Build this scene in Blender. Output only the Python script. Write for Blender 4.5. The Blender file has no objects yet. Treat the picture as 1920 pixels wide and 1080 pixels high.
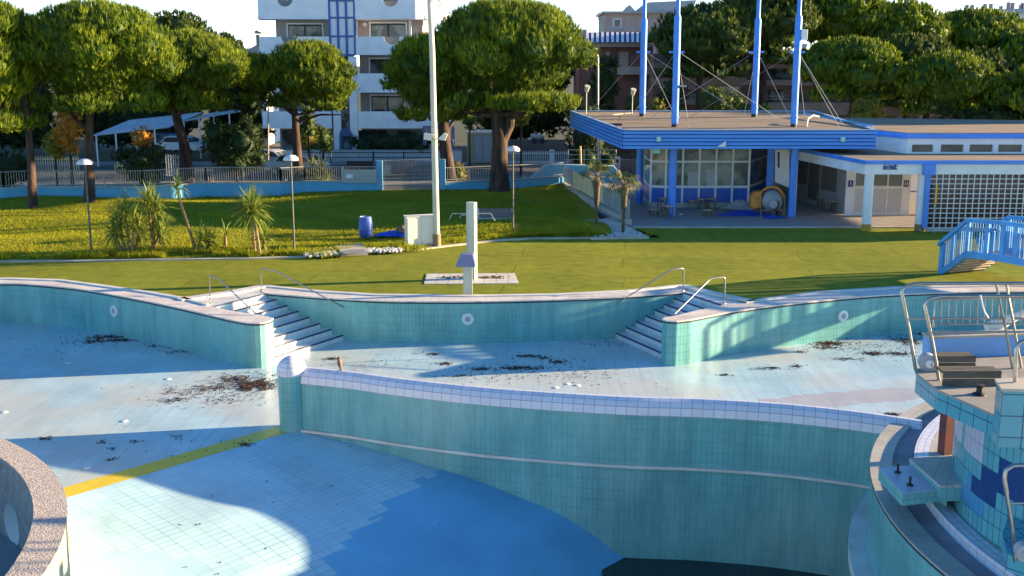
import bpy, math, random
import numpy as np
from mathutils import Vector
from mathutils.geometry import tessellate_polygon
C = bpy.context.scene.collection
R = math.radians
# ------------------------------------------------------------------ camera, sky, sun, exposure
CAM_H, FOC, YH = 7.5, 2100.0, 120.0
PITCH = math.atan((540 - YH) / FOC)
cam_d = bpy.data.cameras.new('camera'); cam = bpy.data.objects.new('camera', cam_d); C.objects.link(cam)
cam.location = (0, 0, CAM_H); cam.rotation_euler = (math.pi / 2 - PITCH, 0, 0)
cam_d.sensor_width = 36; cam_d.lens = 36 * FOC / 1920; cam_d.clip_end = 6000; cam_d.clip_start = 0.2
bpy.context.scene.camera = cam
SUN_EL, SUN_AZ = R(10.6), R(9.8)          # azimuth measured from +x towards +y
world = bpy.data.worlds.new('World'); bpy.context.scene.world = world; world.use_nodes = True
wn = world.node_tree; bg = wn.nodes['Background']; bg.inputs[1].default_value = 0.075
sky = wn.nodes.new('ShaderNodeTexSky'); sky.sky_type = 'NISHITA'; sky.sun_disc = False
sky.sun_elevation = SUN_EL; sky.sun_rotation = math.pi / 2 - SUN_AZ
sky.air_density = 1.0; sky.dust_density = 0.2; sky.ozone_density = 4.0
# bright milky air low over the horizon
wtc = wn.nodes.new('ShaderNodeTexCoord'); wsp = wn.nodes.new('ShaderNodeSeparateXYZ'); wn.links.new(wtc.outputs['Generated'], wsp.inputs[0])
wmr = wn.nodes.new('ShaderNodeMapRange'); wmr.inputs[1].default_value = 0.0; wmr.inputs[2].default_value = 0.13; wmr.inputs[3].default_value = 1.0; wmr.inputs[4].default_value = 0.0
wn.links.new(wsp.outputs[2], wmr.inputs[0])
wmx = wn.nodes.new('ShaderNodeMix'); wmx.data_type = 'RGBA'; wmx.blend_type = 'ADD'; wmx.inputs[7].default_value = (5.0, 5.0, 5.2, 1)
wn.links.new(wmr.outputs[0], wmx.inputs[0]); wtn = wn.nodes.new('ShaderNodeMix'); wtn.data_type = 'RGBA'; wtn.blend_type = 'MULTIPLY'; wtn.inputs[0].default_value = 1; wtn.inputs[7].default_value = (.66, .95, 1.06, 1)
wn.links.new(sky.outputs[0], wtn.inputs[6]); wn.links.new(wtn.outputs[2], wmx.inputs[6]); wn.links.new(wmx.outputs[2], bg.inputs[0])
sun_d = bpy.data.lights.new('sun', 'SUN'); sun_d.energy = 5.0; sun_d.angle = R(0.6); sun_d.color = (1.0, 0.74, 0.42)
sun = bpy.data.objects.new('sun', sun_d); C.objects.link(sun)
sdir = Vector((math.cos(SUN_EL) * math.cos(SUN_AZ), math.cos(SUN_EL) * math.sin(SUN_AZ), math.sin(SUN_EL)))
sun.rotation_euler = sdir.to_track_quat('Z', 'Y').to_euler()
vs = bpy.context.scene.view_settings
vs.view_transform = 'Standard'; vs.look = 'None'; vs.gamma = 1; vs.exposure = 2.05
# ------------------------------------------------------------------ measuring: a spot of the photograph -> metres in the place
_c, _s = math.cos(PITCH), math.sin(PITCH)
def _ray(px, py):
    x = (px - 960) / FOC; y = -(py - 540) / FOC
    return x, _c + y * _s, -_s + y * _c
def G(px, py, z=0.0):
    d = _ray(px, py); t = (z - CAM_H) / d[2]; return (d[0] * t, d[1] * t)
def W(px, py, Y):
    d = _ray(px, py); t = Y / d[1]; return (d[0] * t, CAM_H + d[2] * t)
def lerp(a, b, t): return tuple(a[i] + (b[i] - a[i]) * t for i in range(len(a)))
# ------------------------------------------------------------------ mesh builder
class MB:
    def __init__(s): s.v = []; s.f = []; s.uv = []
    def face(s, pts, uv=None):
        n = len(s.v); s.v += [tuple(p) for p in pts]; s.f.append(list(range(n, n + len(pts))))
        s.uv.append(uv if uv else [(0, 0)] * len(pts))
    def box(s, x0, y0, z0, x1, y1, z1):
        s.prism([(x0, y0), (x1, y0), (x1, y1), (x0, y1)], z0, z1)
    def bc(s, cx, cy, z0, sx, sy, h, rot=0.0):
        c, n = math.cos(rot), math.sin(rot)
        q = [(-sx/2, -sy/2), (sx/2, -sy/2), (sx/2, sy/2), (-sx/2, sy/2)]
        s.prism([(cx + a*c - b*n, cy + a*n + b*c) for a, b in q], z0, z0 + h)
    def prism(s, poly, z0, z1, top=True, bottom=True, sides=True):
        a = sum(poly[i][0]*poly[(i+1) % len(poly)][1] - poly[(i+1) % len(poly)][0]*poly[i][1] for i in range(len(poly)))
        if a < 0: poly = poly[::-1]
        n = len(poly); u = 0
        if sides:
            for i in range(n):
                p, q = poly[i], poly[(i+1) % n]; L = math.dist(p, q)
                s.face([(p[0], p[1], z0), (q[0], q[1], z0), (q[0], q[1], z1), (p[0], p[1], z1)],
                       [(u, z0), (u+L, z0), (u+L, z1), (u, z1)]); u += L
        if n > 4:
            tris = tessellate_polygon([[Vector((p[0], p[1], 0)) for p in poly]])
        else: tris = [tuple(range(n))]
        for t in tris:
            P = [poly[i] for i in t]
            ar = sum(P[i][0]*P[(i+1) % len(P)][1] - P[(i+1) % len(P)][0]*P[i][1] for i in range(len(P)))
            if ar < 0: P = P[::-1]
            if top: s.face([(p[0], p[1], z1) for p in P], [(p[0], p[1]) for p in P])
            if bottom: s.face([(p[0], p[1], z0) for p in P[::-1]], [(p[0], p[1]) for p in P[::-1]])
    def vprism(s, poly, y0, y1):                      # outline in x,z pushed from y0 (front) to y1
        a = sum(poly[i][0]*poly[(i+1) % len(poly)][1] - poly[(i+1) % len(poly)][0]*poly[i][1] for i in range(len(poly)))
        if a < 0: poly = poly[::-1]
        n = len(poly)
        for i in range(n):
            p, q = poly[i], poly[(i+1) % n]
            s.face([(p[0], y0, p[1]), (p[0], y1, p[1]), (q[0], y1, q[1]), (q[0], y0, q[1])])
        tris = tessellate_polygon([[Vector((p[0], p[1], 0)) for p in poly]]) if n > 4 else [tuple(range(n))]
        for t in tris:
            P = [poly[i] for i in t]
            ar = sum(P[i][0]*P[(i+1) % len(P)][1] - P[(i+1) % len(P)][0]*P[i][1] for i in range(len(P)))
            if ar < 0: P = P[::-1]
            s.face([(p[0], y0, p[1]) for p in P], [tuple(p) for p in P]); s.face([(p[0], y1, p[1]) for p in P[::-1]])
    def fb(s, px0, py0, px1, py1, Y, d=0.1):          # a box with its front at depth Y, edges measured off the photograph
        x0 = W(px0, (py0+py1)/2, Y)[0]; x1 = W(px1, (py0+py1)/2, Y)[0]
        z1 = W(px0, py0, Y)[1]; z0 = W(px0, py1, Y)[1]
        s.box(x0, Y, z0, x1, Y + d, z1); return x0, z0, x1, z1
    def tube(s, pts, r, n=8, caps=True):
        pts = [Vector(p) for p in pts]; rs = r if isinstance(r, (list, tuple)) else [r]*len(pts)
        rings = []; ref = None
        for i, p in enumerate(pts):
            d = (pts[min(i+1, len(pts)-1)] - pts[max(i-1, 0)])
            if d.length < 1e-9: d = Vector((0, 0, 1))
            d.normalize()
            if ref is None: ref = Vector((1, 0, 0)) if abs(d.x) < .8 else Vector((0, 1, 0))
            a = (ref - d*ref.dot(d)).normalized(); b = d.cross(a); ref = a
            base = len(s.v)
            for k in range(n):
                t = 2*math.pi*k/n; s.v.append(tuple(p + (a*math.cos(t) + b*math.sin(t))*rs[i]))
            rings.append(base)
        for i in range(len(rings)-1):
            for k in range(n):
                k2 = (k+1) % n
                s.f.append([rings[i]+k, rings[i]+k2, rings[i+1]+k2, rings[i+1]+k]); s.uv.append([(k/n, i), (k2/n, i), (k2/n, i+1), (k/n, i+1)])
        if caps:
            s.f.append([rings[0]+k for k in range(n)][::-1]); s.uv.append([(0, 0)]*n)
            s.f.append([rings[-1]+k for k in range(n)]); s.uv.append([(0, 0)]*n)
    def lathe(s, prof, cx, cy, n=24, a0=0.0, a1=2*math.pi, ux=1.0):
        full = abs(a1-a0-2*math.pi) < 1e-6; m = n if full else n+1
        base = len(s.v)
        for r, z in prof:
            for k in range(m):
                t = a0 + (a1-a0)*k/n; s.v.append((cx + r*math.cos(t), cy + r*math.sin(t), z))
        vv = [0]
        for i in range(1, len(prof)): vv.append(vv[-1] + math.dist(prof[i], prof[i-1]))
        rm = max(p[0] for p in prof)
        for i in range(len(prof)-1):
            for k in range(n):
                k2 = (k+1) % m
                s.f.append([base+i*m+k, base+i*m+k2, base+(i+1)*m+k2, base+(i+1)*m+k])
                u0 = (a0+(a1-a0)*k/n)*rm; u1 = (a0+(a1-a0)*(k+1)/n)*rm
                s.uv.append([(u0, vv[i]), (u1, vv[i]), (u1, vv[i+1]), (u0, vv[i+1])])
    def ell(s, c, r, n=12, m=8):
        base = len(s.v)
        for i in range(m+1):
            ph = math.pi*i/m - math.pi/2
            for k in range(n):
                t = 2*math.pi*k/n
                s.v.append((c[0]+r[0]*math.cos(ph)*math.cos(t), c[1]+r[1]*math.cos(ph)*math.sin(t), c[2]+r[2]*math.sin(ph)))
        for i in range(m):
            for k in range(n):
                k2 = (k+1) % n; s.f.append([base+i*n+k, base+i*n+k2, base+(i+1)*n+k2, base+(i+1)*n+k]); s.uv.append([(0, 0)]*4)
def origin(o):
    while o.parent: o = o.parent
    return o.location
def link(name, me, m, parent):
    o = bpy.data.objects.new(name, me); C.objects.link(o)
    if m: me.materials.append(m)
    if parent: o.parent = parent
    return o
def obj(name, mb, m, parent=None, smooth=None, bevel=0.0):
    me = bpy.data.meshes.new(name)
    off = origin(parent) if parent else Vector((0, 0, 0))
    me.from_pydata([(v[0]-off[0], v[1]-off[1], v[2]-off[2]) for v in mb.v], [], mb.f)
    ul = me.uv_layers.new(name='UVMap'); flat = [c for u in mb.uv for p in u for c in p]
    ul.data.foreach_set('uv', flat)
    if smooth is not None:
        me.polygons.foreach_set('use_smooth', [True]*len(me.polygons)); me.set_sharp_from_angle(angle=R(smooth))
    me.update(); o = link(name, me, m, parent)
    if bevel:
        import bmesh
        b = bmesh.new(); b.from_mesh(me); bmesh.ops.remove_doubles(b, verts=b.verts, dist=1e-5); b.to_mesh(me); b.free()
        md = o.modifiers.new('bevel', 'BEVEL'); md.width = bevel; md.segments = 2; md.limit_method = 'ANGLE'
    return o
def tag(o, label=None, cat=None, group=None, kind=None):
    if label: o['label'] = label
    if cat: o['category'] = cat
    if group: o['group'] = group
    if kind: o['kind'] = kind
    return o
def thing(name, label, cat, loc=(0, 0, 0), group=None):
    o = bpy.data.objects.new(name, None); C.objects.link(o); o.location = loc; o.empty_display_size = .2
    return tag(o, label, cat, group)
def struct(name, mb, m, **k): return tag(obj(name, mb, m, None, **k), kind='structure')
def kids(o): return [c for c in bpy.data.objects if c.parent == o]
def dup(root, loc, rz=0.0, label=None, scale=None):
    r = root.copy(); C.objects.link(r); r.location = loc; r.rotation_euler = (0, 0, rz)
    if scale: r.scale = scale
    if label: r['label'] = label
    for ch in kids(root):
        c = ch.copy(); C.objects.link(c); c.parent = r
        for g in kids(ch):
            d = g.copy(); C.objects.link(d); d.parent = c
    return r
# ------------------------------------------------------------------ materials
def nd(nt, t, **k):
    n = nt.nodes.new(t)
    for a, b in k.items(): setattr(n, a, b)
    return n
def mat(name, col, rough=0.7, col2=None, nscale=3.0, bump=0.0, bscale=20.0, metal=0.0, coords='Object', detail=5, lo=.35, hi=.65, trans=0.0, spec=None, stretch=None, alpha=None):
    m = bpy.data.materials.new(name); m.use_nodes = True; nt = m.node_tree; b = nt.nodes['Principled BSDF']
    b.inputs['Base Color'].default_value = (*col, 1); b.inputs['Roughness'].default_value = rough; b.inputs['Metallic'].default_value = metal
    if trans: b.inputs['Transmission Weight'].default_value = trans
    if spec is not None: b.inputs['Specular IOR Level'].default_value = spec
    tc = nd(nt, 'ShaderNodeTexCoord'); src = tc.outputs[coords]
    if stretch:
        mp = nd(nt, 'ShaderNodeMapping'); mp.inputs['Scale'].default_value = stretch; nt.links.new(src, mp.inputs[0]); src = mp.outputs[0]
    if col2:
        n = nd(nt, 'ShaderNodeTexNoise'); n.inputs['Scale'].default_value = nscale; n.inputs['Detail'].default_value = detail; nt.links.new(src, n.inputs['Vector'])
        r = nd(nt, 'ShaderNodeMapRange'); r.inputs[1].default_value = lo; r.inputs[2].default_value = hi; nt.links.new(n.outputs[0], r.inputs[0])
        x = nd(nt, 'ShaderNodeMix', data_type='RGBA'); x.inputs[6].default_value = (*col, 1); x.inputs[7].default_value = (*col2, 1)
        nt.links.new(r.outputs[0], x.inputs[0]); nt.links.new(x.outputs[2], b.inputs['Base Color'])
    if bump:
        n2 = nd(nt, 'ShaderNodeTexNoise'); n2.inputs['Scale'].default_value = bscale; n2.inputs['Detail'].default_value = 6; nt.links.new(src, n2.inputs['Vector'])
        bp = nd(nt, 'ShaderNodeBump'); bp.inputs['Strength'].default_value = bump; bp.inputs['Distance'].default_value = 0.05
        nt.links.new(n2.outputs[0], bp.inputs['Height']); nt.links.new(bp.outputs[0], b.inputs['Normal'])
    return m
def turf_mat():
    m = mat('artificial_turf', (.245, .255, .028), .95, (.20, .215, .022), .35, bump=.35, bscale=60, detail=8, spec=.1); nt = m.node_tree; L = nt.links.new
    b = nt.nodes['Principled BSDF']; src = b.inputs['Base Color'].links[0].from_socket
    tc = nd(nt, 'ShaderNodeTexCoord'); mp = nd(nt, 'ShaderNodeMapping'); mp.inputs['Rotation'].default_value = (0, 0, R(6)); L(tc.outputs['Object'], mp.inputs[0])
    ws = nd(nt, 'ShaderNodeTexNoise'); ws.inputs['Scale'].default_value = .5; L(mp.outputs[0], ws.inputs['Vector']); wa = nd(nt, 'ShaderNodeVectorMath', operation='MULTIPLY_ADD'); wa.inputs[1].default_value = (.35, .35, 0); L(ws.outputs['Color'], wa.inputs[0]); L(mp.outputs[0], wa.inputs[2])
    br = nd(nt, 'ShaderNodeTexBrick'); br.offset = .37; br.inputs['Scale'].default_value = 1; br.inputs['Brick Width'].default_value = 11; br.inputs['Row Height'].default_value = 2.0; br.inputs['Mortar Size'].default_value = .018; br.inputs['Color1'].default_value = (1, 1, 1, 1); br.inputs['Color2'].default_value = (.86, .9, .9, 1); br.inputs['Mortar'].default_value = (.45, .5, .4, 1); L(wa.outputs[0], br.inputs['Vector'])
    mu = nd(nt, 'ShaderNodeMix', data_type='RGBA', blend_type='MULTIPLY'); mu.inputs[0].default_value = 1; L(src, mu.inputs[6]); L(br.outputs['Color'], mu.inputs[7]); 
    n3 = nd(nt, 'ShaderNodeTexNoise'); n3.inputs['Scale'].default_value = 2.2; n3.inputs['Detail'].default_value = 8; L(tc.outputs['Object'], n3.inputs['Vector']); r3 = nd(nt, 'ShaderNodeMapRange'); r3.inputs[1].default_value = .3; r3.inputs[2].default_value = .7; r3.inputs[3].default_value = .8; r3.inputs[4].default_value = 1.15; L(n3.outputs[0], r3.inputs[0])
    sc = nd(nt, 'ShaderNodeVectorMath', operation='SCALE'); L(mu.outputs[2], sc.inputs[0]); L(r3.outputs[0], sc.inputs['Scale']); L(sc.outputs[0], b.inputs['Base Color']); return m
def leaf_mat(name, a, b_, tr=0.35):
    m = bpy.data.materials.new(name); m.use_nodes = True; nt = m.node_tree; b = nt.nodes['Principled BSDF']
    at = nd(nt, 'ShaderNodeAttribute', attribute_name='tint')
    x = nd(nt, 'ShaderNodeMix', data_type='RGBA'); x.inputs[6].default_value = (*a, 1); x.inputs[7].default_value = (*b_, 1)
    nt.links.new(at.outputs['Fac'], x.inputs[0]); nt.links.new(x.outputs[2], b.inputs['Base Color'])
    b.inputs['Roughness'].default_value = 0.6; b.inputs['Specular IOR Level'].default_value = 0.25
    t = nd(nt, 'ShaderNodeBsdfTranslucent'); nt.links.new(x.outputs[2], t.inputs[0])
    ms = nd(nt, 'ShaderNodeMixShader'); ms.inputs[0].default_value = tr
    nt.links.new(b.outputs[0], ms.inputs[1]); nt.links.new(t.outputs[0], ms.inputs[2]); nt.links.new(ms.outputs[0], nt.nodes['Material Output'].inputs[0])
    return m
def tile_mat(name, c1, c2, grout, w, h, g=0.006, coords='UV', rot=0.0, offset=0.0, rough=0.3, stain=None, stain_s=0.6, slo=.5, shi=.75, patches=(), dark=0.0, bias=0.0, gfade=True, g2=None, nsc=1.1, drips=0.0):
    """glazed tiles; patches = (cx, cy, rx, ry, angle, colour): other-coloured tiles laid in a stepped patch"""
    m = bpy.data.materials.new(name); m.use_nodes = True; nt = m.node_tree; L = nt.links.new; b = nt.nodes['Principled BSDF']
    tc = nd(nt, 'ShaderNodeTexCoord'); mp = nd(nt, 'ShaderNodeMapping'); mp.inputs['Rotation'].default_value = (0, 0, rot); L(tc.outputs[coords], mp.inputs[0])
    br = nd(nt, 'ShaderNodeTexBrick'); br.offset = offset; br.squash = 1
    br.inputs['Color1'].default_value = (*c1, 1); br.inputs['Color2'].default_value = (*c2, 1); br.inputs['Mortar'].default_value = (*grout, 1)
    br.inputs['Scale'].default_value = 1; br.inputs['Brick Width'].default_value = w; br.inputs['Row Height'].default_value = h
    br.inputs['Mortar Size'].default_value = g; br.inputs['Mortar Smooth'].default_value = 0.2; br.inputs['Bias'].default_value = bias
    L(mp.outputs[0], br.inputs['Vector']); col = br.outputs['Color']
    if g2:      # grout: dirty in some areas, the colour of the tiles in most, bleached in others
        gn = nd(nt, 'ShaderNodeTexNoise'); gn.inputs['Scale'].default_value = .45; gn.inputs['Detail'].default_value = 5; L(tc.outputs['Object'], gn.inputs['Vector'])
        cr = nd(nt, 'ShaderNodeValToRGB'); cr.color_ramp.elements[0].position = .38; cr.color_ramp.elements[0].color = (*g2[0], 1); cr.color_ramp.elements[1].position = .66; cr.color_ramp.elements[1].color = (*g2[1], 1)
        for ps in (.45, .56): e_ = cr.color_ramp.elements.new(ps); e_.color = (*[q*.80 for q in c2], 1)
        L(gn.outputs[0], cr.inputs[0]); L(cr.outputs[0], br.inputs['Mortar'])
    # grout shows in some areas and is bleached away in others
    if patches:
        sn = nd(nt, 'ShaderNodeVectorMath', operation='SNAP'); sn.inputs[1].default_value = (w, h, 1); L(mp.outputs[0], sn.inputs[0])
        un = nd(nt, 'ShaderNodeMapping'); un.inputs['Rotation'].default_value = (0, 0, -rot); L(sn.outputs[0], un.inputs[0])
        nz = nd(nt, 'ShaderNodeTexNoise'); nz.inputs['Scale'].default_value = nsc; nz.inputs['Detail'].default_value = 6; L(un.outputs[0], nz.inputs['Vector'])
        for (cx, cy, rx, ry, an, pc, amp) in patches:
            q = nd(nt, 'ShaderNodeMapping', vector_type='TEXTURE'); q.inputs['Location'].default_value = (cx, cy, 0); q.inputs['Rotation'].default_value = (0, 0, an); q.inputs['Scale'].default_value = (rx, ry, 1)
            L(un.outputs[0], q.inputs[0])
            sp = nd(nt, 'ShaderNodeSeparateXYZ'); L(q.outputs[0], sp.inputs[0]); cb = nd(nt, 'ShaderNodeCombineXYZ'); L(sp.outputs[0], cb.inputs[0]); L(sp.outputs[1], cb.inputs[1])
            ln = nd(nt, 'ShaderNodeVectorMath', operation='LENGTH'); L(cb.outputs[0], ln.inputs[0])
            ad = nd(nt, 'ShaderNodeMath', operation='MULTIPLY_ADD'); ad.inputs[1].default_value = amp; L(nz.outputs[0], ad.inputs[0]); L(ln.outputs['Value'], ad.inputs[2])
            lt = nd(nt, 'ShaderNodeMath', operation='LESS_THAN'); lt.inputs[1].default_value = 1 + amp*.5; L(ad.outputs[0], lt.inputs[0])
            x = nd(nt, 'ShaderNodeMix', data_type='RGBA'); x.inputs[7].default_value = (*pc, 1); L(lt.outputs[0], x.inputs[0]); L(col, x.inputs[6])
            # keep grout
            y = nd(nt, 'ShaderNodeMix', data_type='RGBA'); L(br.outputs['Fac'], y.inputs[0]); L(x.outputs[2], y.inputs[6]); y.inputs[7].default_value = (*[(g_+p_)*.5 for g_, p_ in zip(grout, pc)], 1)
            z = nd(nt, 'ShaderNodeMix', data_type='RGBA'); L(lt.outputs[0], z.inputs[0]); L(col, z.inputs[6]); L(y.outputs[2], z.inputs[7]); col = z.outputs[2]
    if gfade:
        nf = nd(nt, 'ShaderNodeTexNoise'); nf.inputs['Scale'].default_value = .7; nf.inputs['Detail'].default_value = 3; L(tc.outputs['Object'], nf.inputs['Vector'])
        hs = nd(nt, 'ShaderNodeMapRange'); hs.inputs[1].default_value = .3; hs.inputs[2].default_value = .7; hs.inputs[3].default_value = .86; hs.inputs[4].default_value = 1.1; L(nf.outputs[0], hs.inputs[0])
        mu = nd(nt, 'ShaderNodeVectorMath', operation='SCALE'); L(col, mu.inputs[0]); L(hs.outputs[0], mu.inputs['Scale']); col = mu.outputs[0]
    if stain:
        ns = nd(nt, 'ShaderNodeTexNoise'); ns.inputs['Scale'].default_value = stain_s; ns.inputs['Detail'].default_value = 6; L(tc.outputs['Object'], ns.inputs['Vector'])
        mr = nd(nt, 'ShaderNodeMapRange'); mr.inputs[1].default_value = slo; mr.inputs[2].default_value = shi; mr.inputs[4].default_value = .6; L(ns.outputs[0], mr.inputs[0])
        x = nd(nt, 'ShaderNodeMix', data_type='RGBA'); x.inputs[7].default_value = (*stain, 1); L(mr.outputs[0], x.inputs[0]); L(col, x.inputs[6]); col = x.outputs[2]
    if drips:   # faint vertical run-off streaks of lime and dirt
        dm = nd(nt, 'ShaderNodeMapping'); dm.inputs['Scale'].default_value = (3.0, .35, 1); L(tc.outputs[coords], dm.inputs[0])
        dn = nd(nt, 'ShaderNodeTexNoise'); dn.inputs['Scale'].default_value = 1.0; dn.inputs['Detail'].default_value = 7; dn.inputs['Roughness'].default_value = .65; L(dm.outputs[0], dn.inputs['Vector'])
        dr = nd(nt, 'ShaderNodeMapRange'); dr.inputs[1].default_value = .32; dr.inputs[2].default_value = .70; dr.inputs[3].default_value = 1-drips; dr.inputs[4].default_value = 1+drips*.6; L(dn.outputs[0], dr.inputs[0])
        ds = nd(nt, 'ShaderNodeVectorMath', operation='SCALE'); L(col, ds.inputs[0]); L(dr.outputs[0], ds.inputs['Scale']); col = ds.outputs[0]
    L(col, b.inputs['Base Color']); b.inputs['Roughness'].default_value = rough
    bp = nd(nt, 'ShaderNodeBump'); bp.inputs['Strength'].default_value = .4; bp.inputs['Distance'].default_value = .003; bp.invert = True
    L(br.outputs['Fac'], bp.inputs['Height']); L(bp.outputs[0], b.inputs['Normal'])
    return m
M = {}
M['white'] = mat('white_paint', (.80, .80, .80), .5, (.7, .7, .72), 2)
M['whitewall'] = mat('white_render', (.84, .83, .86), .85, (.74, .73, .77), 1.2, bump=.15, bscale=30)
M['steel'] = mat('stainless_steel', (.45, .44, .42), .3, metal=.9, col2=(.34, .33, .31), nscale=6)
M['lampgrey'] = mat('dark_grey_pole', (.12, .12, .12), .6, (.08, .08, .08), 4)
M['galv'] = mat('galvanised_steel', (.42, .42, .40), .5, metal=.5, col2=(.3, .3, .29), nscale=5)
M['polecream'] = mat('cream_pole_paint', (.55, .54, .44), .5, (.4, .4, .33), 2, stretch=(1, 1, .3))
M['blue'] = mat('blue_paint', (.06, .27, .84), .4, (.05, .22, .72), 1.5)
M['fascia'] = mat('blue_weathered_boards', (.07, .31, .84), .45, (.045, .23, .70), .8, stretch=(.4, .4, 6))
M['bluewall'] = mat('sky_blue_render', (.13, .42, .64), .85, (.10, .35, .56), .8, bump=.2)
M['bridge'] = mat('light_blue_paint', (.07, .33, .72), .4, (.05, .26, .6), 2)
M['darkblue'] = mat('dark_blue_tile', (.02, .035, .09), .35, (.03, .05, .12), 4)
M['black'] = mat('black_rubber', (.015, .015, .018), .6)
M['darkgap'] = mat('dark_joint', (.02, .03, .05), .7)
M['glass'] = mat('dark_window_glass', (.03, .045, .05), .08, (.17, .18, .19), .9, lo=.48, hi=.56)
M['glassd'] = mat('clear_shop_glass', (.6, .7, .72), .03, trans=.92)
M['aptbeige'] = mat('beige_render', (.38, .33, .30), .9, (.33, .28, .26), .7)
M['brown'] = mat('brown_render', (.17, .13, .115), .9, (.13, .10, .09), .5)
M['asphalt'] = mat('asphalt', (.07, .065, .065), .9, (.05, .048, .05), .6, bump=.3)
M['paving'] = mat('pale_paving', (.24, .22, .21), .8, (.19, .18, .18), .5)
M['soil'] = mat('dry_ground', (.06, .055, .035), .95, (.03, .045, .015), .35, bump=.5, bscale=4)
M['turf'] = turf_mat()
M['lawn'] = mat('lawn_ground', (.18, .21, .014), .95, (.28, .25, .02), .9, bump=.8, bscale=14, detail=8, spec=.1)
M['grass'] = leaf_mat('grass_blades', (.20, .235, .010), (.40, .38, .018), .45)
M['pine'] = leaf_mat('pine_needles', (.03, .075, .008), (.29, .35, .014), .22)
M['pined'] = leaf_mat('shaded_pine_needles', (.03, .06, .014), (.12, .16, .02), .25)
M['bush'] = leaf_mat('bush_leaves', (.04, .08, .02), (.12, .16, .03), .3)
M['dbush'] = leaf_mat('dark_evergreen_leaves', (.018, .04, .014), (.05, .08, .02), .2)
M['orange_lit_bush'] = leaf_mat('orange_lit_leaves', (.35, .17, .03), (.75, .36, .05), .35)  # orange of the low sun put into the leaf colour
M['yellow_bush'] = leaf_mat('yellow_flowering_leaves', (.12, .14, .02), (.45, .34, .04), .3)
M['yucca'] = leaf_mat('yucca_leaves', (.10, .16, .03), (.32, .36, .06), .3)
M['palm'] = leaf_mat('palm_leaves', (.05, .09, .03), (.20, .20, .06), .25)
M['litter'] = leaf_mat('dead_leaves', (.035, .022, .016), (.18, .11, .07), .05)
M['bark'] = mat('pine_bark', (.085, .05, .038), .95, (.03, .02, .018), 3.5, bump=1.0, bscale=9, stretch=(1, 1, .25), lo=.4, hi=.6)
M['stem'] = mat('dry_stem', (.35, .24, .12), .9, (.2, .13, .07), 8, bump=.6, bscale=20)
M['palmtrunk'] = mat('fibrous_palm_trunk', (.09, .06, .04), .95, (.16, .12, .09), 10, bump=1, bscale=25)
M['wood'] = mat('weathered_wood', (.20, .15, .10), .8, (.12, .09, .06), 3, stretch=(8, 1, 8), bump=.3)
M['woodlight'] = mat('pale_crate_wood', (.60, .40, .30), .8, (.42, .28, .2), 3)
M['woodgrey'] = mat('grey_bench_wood', (.17, .145, .11), .75, (.10, .085, .06), 3, stretch=(1.2, 9, 9), bump=.3)
M['pebble'] = mat('white_pebbles', (.62, .6, .58), .9, (.4, .38, .36), 12)
M['kerb'] = mat('pale_kerb_concrete', (.55, .50, .42), .85, (.38, .34, .28), 1.3, bump=.2)
M['coping'] = tile_mat('pink_white_coping_tiles', (.72, .65, .60), (.66, .59, .55), (.46, .41, .38), .25, .25, .006, coords='Object', rough=.6, stain=(.42, .33, .28), stain_s=1.0)
M['copwhite'] = mat('white_coping_edge', (.74, .70, .66), .6, (.6, .55, .5), 1.5)
M['whitetile'] = tile_mat('white_cap_tiles', (.70, .68, .76), (.64, .62, .70), (.26, .27, .36), .24, .12, .006, rough=.25, gfade=False)
M['steptile'] = tile_mat('white_step_tiles', (.74, .74, .74), (.68, .69, .70), (.45, .42, .4), .24, .12, .004, coords='Object', rough=.3, stain=(.5, .46, .42), stain_s=2.5)
TE1, TE2, TEG = (.18, .47, .46), (.155, .43, .43), (.25, .48, .49)
M['teal'] = tile_mat('teal_wall_tiles', TE1, TE2, TEG, .12, .245, .008, rough=.28, g2=((.085, .27, .29), (.25, .52, .51)), drips=.22, stain=(.30, .50, .44), stain_s=.35, slo=.45, shi=.7)
M['teald'] = tile_mat('teal_wall_tiles_dark_grout', TE1, (.16, .38, .38), (.09, .24, .27), .12, .245, .005, rough=.25)
fl1, fl2, flg = (.47, .65, .72), (.42, .60, .68), (.74, .78, .74)
M['floor'] = tile_mat('pale_pool_floor_tiles', fl1, fl2, (.30, .40, .44), .33, .165, .010, g2=((.22, .34, .40), (.68, .78, .80)), coords='Object', rot=R(2), offset=.0, rough=.35,
    stain=(.58, .54, .47), stain_s=.3, slo=.40, shi=.60, drips=.10,
    patches=[(8.9, 29.1, 3.3, .62, R(15), (.44, .42, .46), .6), (-13.5, 30.5, 2.2, 1.0, .3, (.42, .62, .72), .5), (-4, 30, 1.6, 1.2, 0, (.45, .64, .74), .6)])
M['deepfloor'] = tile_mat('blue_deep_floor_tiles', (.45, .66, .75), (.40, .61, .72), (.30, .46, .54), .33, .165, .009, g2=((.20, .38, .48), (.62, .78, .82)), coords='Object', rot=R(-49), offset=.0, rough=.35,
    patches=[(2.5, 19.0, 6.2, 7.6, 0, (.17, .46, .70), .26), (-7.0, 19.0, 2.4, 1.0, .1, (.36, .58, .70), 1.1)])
M['yellow'] = tile_mat('yellow_line_tiles', (.78, .58, .015), (.72, .52, .01), (.5, .38, .03), .25, .125, .005, coords='Object', rot=R(-42), rough=.35, gfade=False)
M['aggregate'] = mat('pink_washed_aggregate', (.56, .48, .43), .95, (.30, .26, .25), 34, bump=.6, bscale=40, detail=2, lo=.42, hi=.58)
M['roughgrey'] = mat('rough_grey_render', (.36, .34, .32), .95, (.25, .24, .23), 5, bump=.8, bscale=15)
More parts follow.
